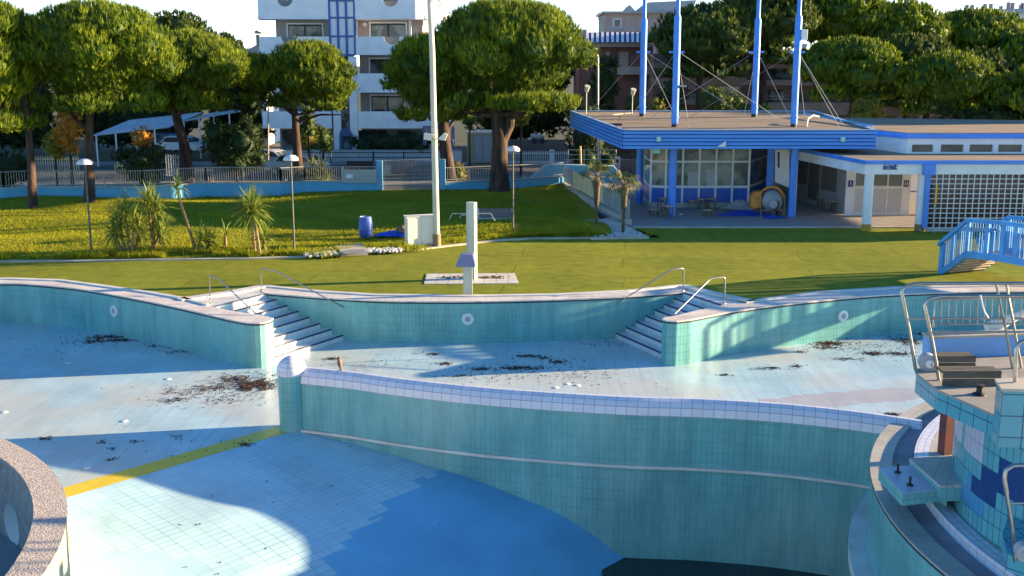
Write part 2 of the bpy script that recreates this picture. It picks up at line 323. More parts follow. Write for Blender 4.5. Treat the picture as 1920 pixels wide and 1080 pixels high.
M['basinpave'] = tile_mat('beige_basin_tiles', (.46, .43, .38), (.40, .38, .35), (.26, .25, .24), .25, .25, .007, coords='UV', rough=.6, stain=(.3, .26, .2), stain_s=1.5)
M['basinpaveo'] = tile_mat('beige_floor_tiles', (.50, .46, .42), (.44, .41, .38), (.26, .25, .24), .25, .25, .007, coords='Object', rot=.5, rough=.6, stain=(.32, .28, .24), stain_s=1.5)
M['gutter'] = mat('mauve_gutter_concrete', (.30, .28, .33), .85, (.22, .20, .24), 1.5)
M['roofgravel'] = mat('brown_roof_felt', (.30, .22, .15), .95, (.21, .155, .11), .5, bump=.4, stretch=(.4, 2.5, 1))
M['terrace'] = tile_mat('terrace_paving', (.34, .32, .33), (.30, .285, .295), (.12, .115, .12), 1.2, .6, .02, coords='Object', rot=R(-35), rough=.7, gfade=False)
M['tarp'] = mat('blue_tarpaulin', (.02, .08, .55), .35, (.015, .05, .35), 3)
M['drum'] = mat('blue_plastic_drum', (.06, .12, .52), .35, (.05, .10, .42), 2)
M['orange'] = mat('orange_machine_paint', (.75, .28, .03), .5, (.5, .16, .03), 3)
M['greyplastic'] = mat('grey_plastic', (.42, .43, .45), .5, (.35, .36, .38), 3)
M['cream'] = mat('cream_cabinet', (.86, .78, .68), .6, (.8, .72, .6), 1)
M['ceil'] = mat('cream_soffit', (.55, .50, .38), .8)
M['red'] = mat('dark_red_paint', (.16, .03, .03), .6, (.08, .03, .03), 4)
M['signblue'] = mat('sign_blue', (.01, .03, .2), .4)
M['lightblue'] = mat('pool_blue_paint', (.20, .42, .78), .5, (.17, .37, .7), 2)
M['car'] = mat('white_car_paint', (.6, .62, .68), .25)
M['water'] = mat('murky_water', (.012, .02, .022), .08, (.02, .03, .03), 2)
M['birdc'] = mat('brown_feathers', (.30, .16, .10), .8, (.15, .08, .06), 30)
M['wickbrown'] = mat('violet_brown_slats', (.22, .15, .2), .7)
M['shade'] = mat('beige_fence_panel', (.80, .62, .36), .6, (.7, .52, .3), 2)
M['greypanel'] = mat('grey_translucent_panel', (.34, .36, .36), .3)
M['redglass'] = mat('dark_red_glass_block', (.05, .012, .03), .15, (.015, .012, .02), .9)
M['green'] = mat('green_lamp_plastic', (.25, .6, .5), .4)
# ------------------------------------------------------------------ pools
S = -1.38
def arc_round(pts, i0): return pts
def smooth_line(pts, n=6):
    out = []
    P = [pts[0]] + list(pts) + [pts[-1]]
    for i in range(1, len(P)-2):
        for k in range(n):
            t = k/n; a, b, c, d = P[i-1], P[i], P[i+1], P[i+2]
            out.append(tuple(.5*(2*b[j] + (c[j]-a[j])*t + (2*a[j]-5*b[j]+4*c[j]-d[j])*t*t + (3*b[j]-a[j]-3*c[j]+d[j])*t**3) for j in range(len(b))))
    out.append(tuple(pts[-1])); return out
left_in = smooth_line([(-34, 30), (-27, 35.5), (-21.5, 38.0), (-17.8, 38.3), (-16.6, 38.1), (-14.75, 37.35), (-12.63, 35.95), (-10.6, 34.45), (-8.65, 32.85), (-7.95, 32.33)]) + [(-7.78, 32.24), (-7.6, 32.2), (-7.45, 32.23), (-7.32, 32.32), (-7.23, 32.46), (-7.19, 32.62), (-7.19, 32.85)]
left_back = [(-7.4, 33.05), (-8.55, 33.75), (-9.65, 34.6), (-10.62, 35.5), (-12.0, 36.45), (-13.9, 37.55), (-15.9, 38.65), (-17.9, 38.95), (-21.6, 38.7), (-27.3, 36.2), (-34, 31)]
cen_in = smooth_line([(-8.3, 36.65), (-6.3, 35.92), (-4.48, 35.42), (-3.0, 35.28), (-1.37, 35.28), (0, 35.38), (1.55, 35.58), (3.85, 36.1), (5.8, 36.8)])
cen_back = [(5.95, 37.75), (3.9, 36.75), (1.5, 36.15), (-1.4, 35.92), (-4.5, 36.1), (-6.4, 36.65), (-8.55, 37.65)]
right_in = [(4.95, 33.15), (4.62, 32.95), (4.5, 32.72), (4.62, 32.5), (4.9, 32.45)] + smooth_line([(5.35, 32.68), (7.4, 34.15), (10.4, 35.6), (13.2, 36.5), (17.1, 36.9), (22, 36.6), (34, 33)])
right_back = [(34, 33.8), (22, 37.5), (17.1, 37.7), (13.1, 37.35), (10.2, 36.5), (8.1, 35.35), (7.5, 34.95), (6.8, 34.75), (5.9, 34.05)]
def offset(poly, d):
    n = len(poly); a = sum(poly[i][0]*poly[(i+1) % n][1] - poly[(i+1) % n][0]*poly[i][1] for i in range(n)); sg = 1 if a > 0 else -1
    out = []
    for i in range(n):
        p, q, r = Vector(poly[i-1]), Vector(poly[i]), Vector(poly[(i+1) % n])
        e1 = (q-p); e2 = (r-q)
        e1 = e1.normalized() if e1.length > 1e-6 else Vector((1, 0)); e2 = e2.normalized() if e2.length > 1e-6 else e1
        nn = Vector((e1.y+e2.y, -e1.x-e2.x)); nn = nn.normalized() if nn.length > 1e-6 else Vector((e1.y, -e1.x))
        out.append((q.x + nn.x*d*sg, q.y + nn.y*d*sg))
    return out
def wall_light(parent, x, y, z, nx, ny):
    m = MB(); n = Vector((nx, ny)).normalized(); t = Vector((-n.y, n.x)); ring = MB(); cen = MB()
    def disc(mb, r0, r1, d0, d1, k=20):
        for i in range(k):
            a, b = 2*math.pi*i/k, 2*math.pi*(i+1)/k
            def pt(r, an, d): return (x + t.x*r*math.cos(an) + n.x*d, y + t.y*r*math.cos(an) + n.y*d, z + r*math.sin(an))
            mb.face([pt(r0, a, d0), pt(r0, b, d0), pt(r1, b, d1), pt(r1, a, d1)])
    disc(ring, .20, .19, 0, .05); disc(ring, .19, .10, .05, .06); disc(ring, .10, .09, .06, .035); disc(cen, .092, .0, .035, .03)
    o = obj('underwater_lamp', ring, M['white'], parent, smooth=40); obj('lens', cen, M['greyplastic'], o)
def pool_wall(label, front, back, light=None):
    poly = list(front) + list(back)
    t = thing('pool_wall', label, 'pool wall', (front[len(front)//2][0], front[len(front)//2][1], S))
    b = MB(); b.prism(poly, S-.15, -.075, top=False); obj('tiled_face', b, M['teal'], t, smooth=35)
    b = MB(); b.prism(offset(poly, .02), -.075, -.03); obj('shadow_joint', b, M['darkgap'], t)
    b = MB(); b.prism(offset(poly, .012), -.03, .012); obj('coping', b, M['coping'], t)
    return t
tl = pool_wall('curved teal tiled pool wall on the left sweeping to a rounded end beside the left steps', left_in, left_back)
tc_ = pool_wall('middle teal tiled pool wall spanning between the two flights of steps', cen_in, cen_back)
tr = pool_wall('curved teal tiled pool wall on the right, partly sunlit, rising towards the bridge', right_in, right_back)
def near_light(px, py, pts, t, off=.0):
    # meet the viewing ray with the wall line
    d = _ray(px, py); best = None
    for a, b in zip(pts[:-1], pts[1:]):
        ex, ey = b[0]-a[0], b[1]-a[1]; den = d[0]*ey - d[1]*ex
        if abs(den) < 1e-9: continue
        tt = (a[0]*ey - a[1]*ex)/den; u = (a[0]*d[1] - a[1]*d[0])/den
        if -0.01 <= u <= 1.01 and tt > 0:
            best = (d[0]*tt, d[1]*tt, CAM_H + d[2]*tt, ey, -ex)
    x, y, z, nx, ny = best
    if ny > 0: nx, ny = -nx, -ny
    wall_light(t, x, y, z, nx, ny)
near_light(215, 583, left_in[:-5], tl); near_light(877, 598, cen_in, tc_); near_light(1580, 592, right_in[5:], tr)
# white outer edge strips of the coping
for back, lab in ((left_back[2:], 'white edging strip along the back of the left pool wall'), (cen_back, 'white edging strip behind the middle pool wall'), (right_back[:-2], 'white edging strip along the back of the right pool wall')):
    b = MB(); bb = list(back); o2 = [(p[0], p[1]+.22) for p in bb]
    b.prism(bb + o2[::-1], -.05, .05); tag(obj('coping_edge', b, M['copwhite']), lab, 'edging')
# ------- ground sheets
kerb_pts = [(-60, 43.5), (-34, 42.9), (-19.8, 42.65), (-16.74, 42.77), (-12.7, 43.15), (-10.4, 43.3), (-8.43, 43.65), (-7, 44.2), (-5.65, 45.0), (-3.74, 45.6), (-3.0, 46.2), (-1.37, 47.4), (-.2, 48.1), (.93, 48.44), (3.27, 48.6), (5.94, 48.75), (6.6, 48.9), (5.61, 51.86), (60, 51.95)]
hole = ([(-33.9, 30.5), (-27.1, 35.9), (-21.5, 38.35), (-17.8, 38.6), (-15.6, 38.2), (-13.6, 37.1), (-10.9, 35.3), (-9.2, 36.6), (-8.5, 37.3), (-6.35, 36.3), (-4.5, 35.8), (-1.4, 35.65), (1.5, 35.9), (3.85, 36.5), (5.85, 37.4), (7.0, 35.9), (7.6, 34.75), (10.3, 36.0), (13.1, 36.9), (17.1, 37.3), (22, 37.1), (33.9, 33.4), (34, 4), (-34, 4)])
def sheet(outer, holes, z, name, m, kind='structure'):
    b = MB(); loops = [[Vector((p[0], p[1], 0)) for p in outer]] + [[Vector((p[0], p[1], 0)) for p in h] for h in holes]
    flat = [p for l in loops for p in l]
    for t in tessellate_polygon(loops):
        P = [flat[i] for i in t]
        ar = sum(P[i].x*P[(i+1) % 3].y - P[(i+1) % 3].x*P[i].y for i in range(3))
        if ar < 0: P = P[::-1]
        if abs(ar) > 1e-7: b.face([(p.x, p.y, z) for p in P], [(p.x, p.y) for p in P])
    return tag(obj(name, b, m), kind=kind)
sheet([(-60, -30), (60, -30)] + kerb_pts[::-1], [hole], 0.0, 'turf_deck', M['turf'])
b = MB(); ko = offset([(p[0], p[1]) for p in kerb_pts[:17]], 0)
def strip_line(b, pts, w, z0, z1):
    for p, q in zip(pts[:-1], pts[1:]):
        d = Vector((q[0]-p[0], q[1]-p[1])).normalized(); n = Vector((-d.y, d.x))*w/2; e = d*.012
        b.prism([(p[0]-n.x, p[1]-n.y), (q[0]-n.x, q[1]-n.y), (q[0]+n.x, q[1]+n.y), (p[0]+n.x, p[1]+n.y)], z0, z1)
def ribbon(pts, w):
    L_, R_ = [], []
    for i, p in enumerate(pts):
        a = Vector(pts[max(i-1, 0)]); c = Vector(pts[min(i+1, len(pts)-1)]); d = (c-a).normalized(); n = Vector((-d.y, d.x))*w/2
        L_.append((p[0]+n.x, p[1]+n.y)); R_.append((p[0]-n.x, p[1]-n.y))
    return L_ + R_[::-1]
b.prism(ribbon(kerb_pts[:16], .28), -.1, .05); tag(obj('lawn_kerb', b, M['kerb']), kind='structure')
b = MB(); b.prism(ribbon([(5.7, 51.86), (60, 51.95)], .25), -.1, .055); tag(obj('terrace_kerb', b, M['kerb']), kind='structure')
# base ground to the horizon, lawn, terrace, street
sheet([(-2500, 42.0), (2500, 42.0), (2500, 4000), (-2500, 4000)], [], -.12, 'ground', M['soil'])
blue_line = [(-60, 61.5), (-27.95, 61.5), (-26.93, 62.24), (-20.53, 62.24), (-17.6, 64.4), (-13.3, 64.4), (-12.08, 65.3), (-7.71, 65.3), (-4.11, 66.2), (.5, 68.2), (3.2, 69.8)]
# gently undulating lawn as a fine grid
def lawn_z(x, y):
    edge = 0 if y < 43 else min(1, (y-43)/4)
    return .02 + edge*(.10*math.sin(x*.35+1)*math.sin(y*.28) + .12 + .07*math.sin(y*.9+x*.12))
def kerb_y(x):
    for p, q in zip(kerb_pts[:-3], kerb_pts[1:-2]):
        if p[0] <= x <= q[0]: return p[1] + (q[1]-p[1])*(x-p[0])/(q[0]-p[0]+1e-9)
    return 48.75
def lawn_far(x):
    for p, q in zip(blue_line[:-1], blue_line[1:]):
        if p[0] <= x <= q[0]: f = p[1] + (q[1]-p[1])*(x-p[0])/(q[0]-p[0]+1e-9); break
    else: f = 69
    return f
def lawn_right(y):          # lawn ends along the foot of the ramp fence and the pebble bed
    return 3.45 + (69.8-y)*.012 + (0 if y > 56 else (56-y)*.03)
b = MB(); NX, NY = 150, 60
def lp(i, j):
    x0 = -60 + 67*i/NX; y0 = kerb_y(x0)+.1; y1 = lawn_far(x0) + .05; t = j/NY; y = y0 + (y1-y0)*t
    x = min(x0, lawn_right(y)+ .6); e = min(1, t*12)
    return (x, y, (lawn_z(x, y))*e + .03*(1-e))
for i in range(NX):
    for j in range(NY):
        q = [lp(i, j), lp(i+1, j), lp(i+1, j+1), lp(i, j+1)]
        if abs(q[1][0]-q[0][0]) + abs(q[2][0]-q[3][0]) > 1e-3: b.face(q)
struct('lawn', b, M['lawn'], smooth=60)
b = MB(); b.prism([(5.62, 51.9), (60, 51.9), (60, 90), (4.3, 90), (4.3, 58)], -.1, .03); struct('terrace', b, M['terrace'])
b = MB(); b.prism([(-80, 72.5), (4.2, 72.5), (4.2, 84.5), (-80, 84.5)], -.1, -.02); struct('street', b, M['asphalt'])
b = MB(); b.prism([(-80, 66.5), (-4, 66.6), (3.2, 70.2), (4.25, 70.4), (4.25, 72.4), (-80, 72.4)], -.1, .08); struct('pavement', b, M['paving'])
b = MB(); b.prism([(-80, 84.6), (12, 84.6), (12, 87), (-80, 87)], -.1, .08); struct('pavement', b, M['paving'])
# ------- pool floors
P0, PD = Vector((-5.45, 26.35)), Vector((-.67, -.742)).normalized()      # foot of the yellow line and its heading
PN = Vector((-PD.y, PD.x))
if PN.x < 0: PN = -PN
prof = [(0, 0), (2.65, .29), (4.47, .59), (6.07, 1.15), (6.73, 1.49), (7.6, 2.25), (8.6, 2.7), (30, 2.75)]
def drop(s):
    if s <= 0: return 0
    for a, c in zip(prof[:-1], prof[1:]):
        if s <= c[0]:
            t = (s-a[0])/(c[0]-a[0]); return a[1] + (c[1]-a[1])*t
    return prof[-1][1]
wall_line = smooth_line([(-5.42, 26.5), (-4.0, 26.0), (-2.73, 25.41), (-.9, 24.72), (.85, 24.26), (2.61, 23.91), (4.18, 23.75), (5.84, 23.40), (7.3, 22.85), (8.5, 22.2)])
# shallow floor: north of the divider and left of the yellow line
RC, RR = Vector((15.97, 17.08)), 9.67
yl_end = P0 + PD*30
sh = [(-34, 2), (yl_end.x, yl_end.y) if yl_end.y > 2 else (P0.x + PD.x*(P0.y-2)/-PD.y, 2), (P0.x, P0.y)] + [(p[0], p[1]+.2) for p in wall_line] + [(34, 20), (34, 34), (17, 37.5), (7.0, 36.3), (6.2, 38), (3.9, 37), (-1.4, 36), (-4.5, 36.2), (-8.7, 38), (-12, 37), (-18, 39), (-27, 36), (-34, 31)]
sheet(sh, [], S, 'pool_floor', M['floor'])
b = MB(); NS, NT = 60, 60
def dp(i, j):
    s = 32*(i/NS)**1.6; t = -6 + 40*j/NT
    p = P0 + PN*s + PD*t; return (p.x, p.y, S - drop(s))
yw = lambda x: np.interp(x, [p[0] for p in wall_line], [p[1] for p in wall_line])
for i in range(NS):
    for j in range(NT):
        q = [dp(i, j), dp(i+1, j), dp(i+1, j+1), dp(i, j+1)]
        cx, cy = sum(p[0] for p in q)/4, sum(p[1] for p in q)/4
        if cy < 1 or (cx > -5.6 and cy > yw(cx)+.8) or (cx <= -5.6 and i == 0 and cy > 26.6): continue
        b.face(q[::-1])
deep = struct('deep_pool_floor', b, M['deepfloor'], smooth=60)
b = MB(); a0 = P0 + PN*.0; 
for k in range(1):
    q = P0 + PD*12 - PN*.58
    b.face([(P0.x, P0.y, S+.004), (P0.x-PN.x*.58, P0.y-PN.y*.58, S+.004), (q.x, q.y, S+.004), (P0.x+PD.x*12, P0.y+PD.y*12, S+.004)])
struct('floor_line', b, M['yellow'])
sheet([(2.0, 8), (20, 8), (20, 24.5), (2.0, 24.5)], [], -3.57, 'standing_water', M['water'])
# ------- dividing wall with domed post
t = thing('dividing_wall', 'long curved teal dividing wall with a rounded white tiled cap and a domed end post', 'pool wall', (wall_line[0][0], wall_line[0][1], S))
def strip_face(pts, z0f, z1f, off=0.0):
    b = MB(); u = 0
    for i in range(len(pts)-1):
        p, q = pts[i], pts[i+1]; L_ = math.dist(p, q)
        b.face([(p[0], p[1]-off, z0f), (q[0], q[1]-off, z0f), (q[0], q[1]-off, z1f), (p[0], p[1]-off, z1f)], [(u, z0f), (u+L_, z0f), (u+L_, z1f), (u, z1f)]); u += L_
    return b
wl = wall_line
lower = [(p[0], p[1]) for p in wl]; back = [(p[0]+.12, p[1]+.42) for p in wl]
b = MB(); b.prism(lower + back[::-1], -4.3, -.16, top=False, bottom=False); obj('tiled_face', b, M['teal'], t, smooth=35)
b = MB(); b.prism([(p[0]-.02, p[1]-.06) for p in wl] + [(p[0], p[1]+.05) for p in wl][::-1], S-.02, S+.045); obj('ledge', b, M['copwhite'], t, smooth=35)
b = MB(); u = 0; NP = 7
for i in range(len(wl)-1):
    L_ = math.dist(wl[i], wl[i+1])
    for k in range(NP):
        def cp(w_, k_):
            an = math.pi*k_/NP; cx, cy = w_[0]+.06, w_[1]+.21
            return (cx - .5*.0 + (-.06)*math.cos(an)*1.0, cy - .235*math.cos(an), -.17 + .37*math.sin(an)**.8)
        b.face([cp(wl[i], k), cp(wl[i+1], k), cp(wl[i+1], k+1), cp(wl[i], k+1)], [(u, k*.118), (u+L_, k*.118), (u+L_, (k+1)*.118), (u, (k+1)*.118)])
    u += L_
obj('cap', b, M['whitetile'], t, smooth=50)
pc = (-5.42, 26.62); pr = .345
b = MB(); b.lathe([(pr, -1.6), (pr, .02)], pc[0], pc[1], 20); po = obj('post', b, M['teal'], t, smooth=35)
b = MB(); b.lathe([(pr+.015, .02), (pr+.02, .12)] + [((pr+.02)*math.cos(a), .12+(pr+.02)*1.0*math.sin(a)) for a in [math.pi/2*k/7 for k in range(1, 8)]], pc[0], pc[1], 20); obj('dome', b, M['whitetile'], po, smooth=50)
# ------- flights of steps
def flight(label, Ltop, Lbot, Rtop, Rbot):
    t = thing('pool_steps', label, 'steps', (Lbot[0], Lbot[1], S)); n = 8; h = 1.38/8
    bt = MB(); bn = MB()
    for k in range(n):
        a, c = lerp(Ltop, Lbot, k/n), lerp(Rtop, Rbot, k/n); a2, c2 = lerp(Ltop, Lbot, (k+1)/n), lerp(Rtop, Rbot, (k+1)/n)
        z = -h*k - (.002 if k == 0 else 0)
        bt.prism([a, c, c2, a2], S-.1, z)
        e, f = lerp(a2, a, .16), lerp(c2, c, .16)
        bn.prism([e, f, (c2[0], c2[1]), (a2[0], a2[1])], z+.001, z+.005)
        dv = (Vector(a2)-Vector(a)).normalized()*.004
        bn.prism([(a2[0], a2[1]), (c2[0], c2[1]), (c2[0]+dv.x, c2[1]+dv.y), (a2[0]+dv.x, a2[1]+dv.y)], z-.035, z+.004)
    obj('treads', bt, M['steptile'], t); obj('nosings', bn, M['darkblue'], t); return t
flight('white tiled steps with dark nosings on the left, sunlit', (-9.9, 34.4), (-7.35, 32.55), (-8.45, 36.95), (-5.45, 35.82))
flight('white tiled steps with dark nosings on the right, in shade', (7.1, 34.6), (4.75, 33.0), (6.0, 37.0), (3.42, 36.0))
# landing edges round the steps
b = MB(); b.prism(ribbon([(-10.75, 35.45), (-9.3, 36.75), (-8.55, 37.65)], .4), -.05, .05); b.prism([(-10.6, 35.2), (-8.6, 37.3), (-8.35, 36.8), (-9.8, 34.5)], -.2, -.008)
tag(obj('coping_edge', b, M['copwhite']), 'white tiled landing at the head of the left steps', 'edging')
b = MB(); b.prism(ribbon([(5.9, 37.75), (6.75, 36.4), (7.75, 35.15)], .36), -.05, .05); b.prism([(5.8, 37.4), (6.0, 36.9), (7.0, 34.6), (7.6, 35.0)], -.2, -.008)
tag(obj('coping_edge', b, M['copwhite']), 'white tiled landing at the head of the right steps', 'edging')
# ------- handrails
def rail(label, foot, zf, top, bend, end, r=.022):
    t = thing('handrail', label, 'handrail', (foot[0], foot[1], 0), 'steel handrails of the pool steps')
    b = MB(); b.tube([(foot[0], foot[1], zf), (foot[0], foot[1], top-.05), (lerp(foot, bend, .12)[0], lerp(foot, bend, .12)[1], top), (bend[0], bend[1], top-.02), (lerp(bend, end, .1)[0], lerp(bend, end, .1)[1], top-.09), (end[0], end[1], end[2])], r)
    obj('tube', b, M['steel'], t, smooth=60)
    b = MB(); b.lathe([(.001, 0.035), (.05, .03), (.055, .014)], foot[0], foot[1], 12); obj('foot_flange', b, M['steel'], t)
    return t
rail('steel handrail at the left edge of the left steps, ending on the rounded wall', (-9.62, 34.95), 0, .92, (-9.35, 34.75), (-7.75, 33.2, .03))
rail('long steel handrail fixed to the middle wall over the left steps', (-8.41, 36.86), 0, .80, (-7.95, 36.6), (-5.5, 35.62, -.27))
rail('long steel handrail fixed to the middle wall over the right steps', (5.75, 36.9), 0, .80, (5.35, 36.72), (3.45, 35.95, -.2))
rail('short steel handrail ending on the rounded right wall', (6.76, 34.9), 0, .88, (6.3, 34.75), (4.95, 33.3, .03))
# ------- shower
b = MB(); sp = [G(795, 533), G(800, 514), G(965, 513), G(973, 532)]; b.prism(sp, -.05, .02)
M['slab'] = tile_mat('white_slab_tiles', (.66, .62, .56), (.60, .56, .50), (.30, .27, .22), .42, .42, .012, coords='Object', rough=.6, stain=(.4, .35, .28), stain_s=2)
t = thing('shower_slab', 'white tiled shower slab lying in the green turf', 'slab', (-1.4, 39.2, 0)); obj('paving', b, M['slab'], t)
b = MB(); random.seed(2)
for k in range(60):
    x = random.gauss(-.9 if k % 3 else -2.0, .28); y = random.gauss(39.3, .1); b.bc(x, y, .02, .06+.12*random.random(), .04, .02+.03*random.random(), random.random()*3)
obj('dirt', b, M['wood'], t)
t = thing('shower_post', 'tall cream shower post with two thin arms at its top, on the white slab', 'shower', (-1.42, 39.1, .02))
b = MB(); b.tube([(-1.42, 39.1, 0), (-1.42, 39.1, 2.75)], .19, 6); obj('post', b, M['polecream'], t, smooth=30)
b = MB(); b.tube([(-1.6, 39.1, 2.35), (-2.1, 39.1, 2.35), (-2.2, 39.05, 2.12)], .018); obj('arm', b, M['galv'], t, smooth=60)
b = MB(); b.tube([(-1.24, 39.1, 2.35), (-.75, 39.1, 2.35), (-.6, 39.05, 2.1)], .018); obj('arm', b, M['galv'], t, smooth=60)
t = thing('fountain_post', 'short grey post with a slate blue trapezoid hood standing on the middle wall', 'post', (-1.46, 36.25, 0))
b = MB(); b.bc(-1.46, 36.3, 0, .3, .2, 1.12, .1); obj('post', b, M['polecream'], t, bevel=.01)
b = MB()
b.vprism([W(854, 500, 36.1), W(892, 500, 36.1), W(887, 477, 36.1), W(864, 477, 36.1)], 36.02, 36.5); obj('hood', b, M['roughgrey'] if 0 else mat('slate_blue_hood', (.16, .17, .34), .4, (.13, .14, .29), 3), t, bevel=.015)
# ------- pool floor inlets
def zfloor(x, y):
    if x > -5.6 and y < yw(x) or (Vector((x, y))-P0).dot(PN) > 0 and y < 26.3: return S - drop((Vector((x, y))-P0).dot(PN))
    return S
first = None
for i, (px, py) in enumerate([(127, 681), (315, 711), (233, 790), (8, 773), (165, 877), (1064, 720), (1083, 723), (1042, 727), (1034, 754)][:8]):
    x, y = G(px, py, S)
    if first is None:
        first = thing('floor_inlet', 'x', 'pool inlet', (x, y, S), 'round inlets set in the pool floor')
        b = MB(); b.lathe([(.095, .002), (.09, .012), (.05, .016), (.001, .016)], x, y, 16); o = obj('cover', b, M['white'], first, smooth=60)
        for v in o.data.vertices: v.co.z -= S*0
        for v in o.data.vertices: v.co.z += S
        q = first
    else: q = dup(first, (x, y, S))
    if i == 0:
        for v in kids(first)[0].data.vertices: pass
    q['label'] = ['round white inlet on the shaded blue floor below the left wall', 'white inlet just past the shadow edge, left of the leaf pile', 'white inlet on the sunlit floor above the long shadow', 'white inlet at the left edge of the sunlit floor', 'white inlet between the round tower and the yellow line', 'round inlet in shade behind the dividing wall, farthest left of three', 'round inlet in shade behind the dividing wall, nearest its middle', 'dark ringed inlet closest to the white cap of the dividing wall'][i]
for ch in kids(first):
    zs = [v.co.z for v in ch.data.vertices]; mz = min(zs)
    for v in ch.data.vertices: v.co.z += .002 - mz
# ------- round basin on the right with its tiled tower
cx, cy = RC
AR = (R(95), R(300))
t = thing('round_basin', 'round raised basin on the right with tiled coping, mauve gutter and teal outer wall', 'basin', (cx, cy, S))
b = MB(); b.lathe([(RR, -4.3), (RR, .03)], cx, cy, 150); obj('outer_wall', b, M['teal'], t, smooth=20)
b = MB(); b.lathe([(RR, .03), (RR+.02, .03), (RR+.02, .07)], cx, cy, 150); obj('shadow_joint', b, M['darkgap'], t)
b = MB(); b.lathe([(RR+.02, .07), (RR+.02, .11), (RR-.38, .11), (RR-.38, .04)], cx, cy, 150); obj('coping', b, M['basinpave'], t, smooth=20)
b = MB(); b.lathe([(RR-.38, .05), (RR-.76, .05)], cx, cy, 150); obj('gutter', b, M['gutter'], t)
b = MB(); b.lathe([(RR-.76, .04), (RR-.76, .24), (RR-1.02, .24)], cx, cy, 150); obj('tiled_step', b, M['whitetile'], t, smooth=20)
b = MB(); b.lathe([(RR-1.02, .235), (0.01, .235)], cx, cy, 90); obj('basin_floor', b, M['basinpaveo'], t)
b = MB(); b.lathe([(RR+.32, -1.6), (RR+.32, S), (RR, S)], cx, cy, 120, R(120), R(290)); obj('ledge', b, M['copwhite'], t, smooth=30)
# tower drum
TC, TR = (11.35, 17.0), 4.0
TM = []
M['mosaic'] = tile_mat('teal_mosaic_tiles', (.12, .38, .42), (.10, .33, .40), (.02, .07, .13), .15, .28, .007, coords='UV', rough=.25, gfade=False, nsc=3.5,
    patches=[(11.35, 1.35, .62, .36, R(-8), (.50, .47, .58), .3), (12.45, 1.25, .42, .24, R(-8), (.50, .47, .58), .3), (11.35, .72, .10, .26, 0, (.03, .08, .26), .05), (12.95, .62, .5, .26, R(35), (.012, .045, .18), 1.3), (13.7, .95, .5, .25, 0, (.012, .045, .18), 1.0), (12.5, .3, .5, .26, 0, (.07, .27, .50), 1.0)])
M['bigteal'] = tile_mat('teal_pier_tiles', (.10, .36, .44), (.085, .32, .41), (.02, .08, .12), .32, .32, .009, coords='UV', rough=.25, gfade=False)
t = thing('tiled_tower', 'teal mosaic tower with a railed platform standing in the round basin', 'tower', (TC[0], TC[1], .235))
b = MB(); TT, TRT, ZT = TC, TR, 2.1
AA, AB = R(151), R(330)
for k in range(60):
    a, c = AA+(AB-AA)*k/60, AA+(AB-AA)*(k+1)/60
    P = [(TC[0]+TR*math.cos(q), TC[1]+TR*math.sin(q), .235) for q in (a, c)]; Q = [(TT[0]+TRT*math.cos(q), TT[1]+TRT*math.sin(q), ZT) for q in (c, a)]
    b.face(P+Q, [(a*TR, 0), (c*TR, 0), (c*TR, 1.865), (a*TR, 1.865)])
obj('drum', b, M['mosaic'], t, smooth=20)
b = MB(); b.lathe([(TR-.35, .235), (TR-.35, 2.1)], TC[0], TC[1], 40, AA, AB)
P = [(TC[0]+q*math.cos(AA), TC[1]+q*math.sin(AA)) for q in (TR, TR-.35)]; b.face([(*P[0], .235), (*P[0], 2.1), (*P[1], 2.1), (*P[1], .235)]); obj('drum_end', b, M['bigteal'], t, smooth=20)
DZ = 2.4
def Yz(px, py, z=DZ): return G(px, py, z)[1]
deck = [G(1718, 697, DZ), G(1758, 729, DZ), G(1867, 777, DZ)]
deckp = deck + [(deck[2][0]+6, deck[2][1]+.2), (deck[0][0]+6.2, deck[0][1]+1.9), G(1743, 664, DZ)]
b = MB(); b.prism(deckp, DZ-.36, DZ-.04, top=False); obj('platform_edge', b, M['bigteal'], t)
b = MB(); b.prism(offset(deckp, .02), DZ-.04, DZ); obj('platform_deck', b, mat('grey_deck_tiles', (.34, .32, .30), .8, (.26, .24, .23), 2), t)
# pier with cream top at the right edge
pa = G(1867, 718, 1.85); b = MB(); pierp = [pa, (pa[0]+2.2, pa[1]-.35), (pa[0]+2.2, pa[1]-2.6), (pa[0]+.25, pa[1]-2.4)]
pa2 = G(1878, 733, 1.85)
pierp = [G(1869, 711, 2.97), G(2300, 695, 2.97), G(2330, 740, 2.97), G(1880, 728, 2.97)]
b.prism(pierp, 2.09, 2.93); obj('pier', b, M['bigteal'], t)
b = MB(); b.prism(offset(pierp, .03), 2.93, 2.97); obj('pier_cap', b, mat('cream_pier_cap', (.5, .44, .36), .7), t)
# blue parapet behind the platform
q0, q1 = G(1740, 672, DZ), G(1990, 664, DZ)
b = MB(); b.prism([q0, q1, (q1[0], q1[1]+.3), (q0[0], q0[1]+.3)], DZ-.2, DZ+.36); obj('parapet', b, M['lightblue'], t)
b = MB(); b.prism(offset([q0, q1, (q1[0], q1[1]+.3), (q0[0], q0[1]+.3)], .03), DZ+.36, DZ+.40); obj('parapet_cap', b, M['kerb'], t)
# square post under the platform
fp = G(1772, 850, .235)
t = thing('steel_post', 'dark red square post with a chain under the tower platform', 'post', (fp[0], fp[1], .235))
b = MB(); b.bc(fp[0], fp[1], .235, .2, .2, 1.8, .3); obj('post', b, M['red'], t)
b = MB()
for k in range(9): b.tube([(fp[0]+.13, fp[1]-.12, .3+k*.055), (fp[0]+.15, fp[1]-.12, .33+k*.055), (fp[0]+.13, fp[1]-.12, .36+k*.055)], .012, 5)
obj('chain', b, M['galv'], t)
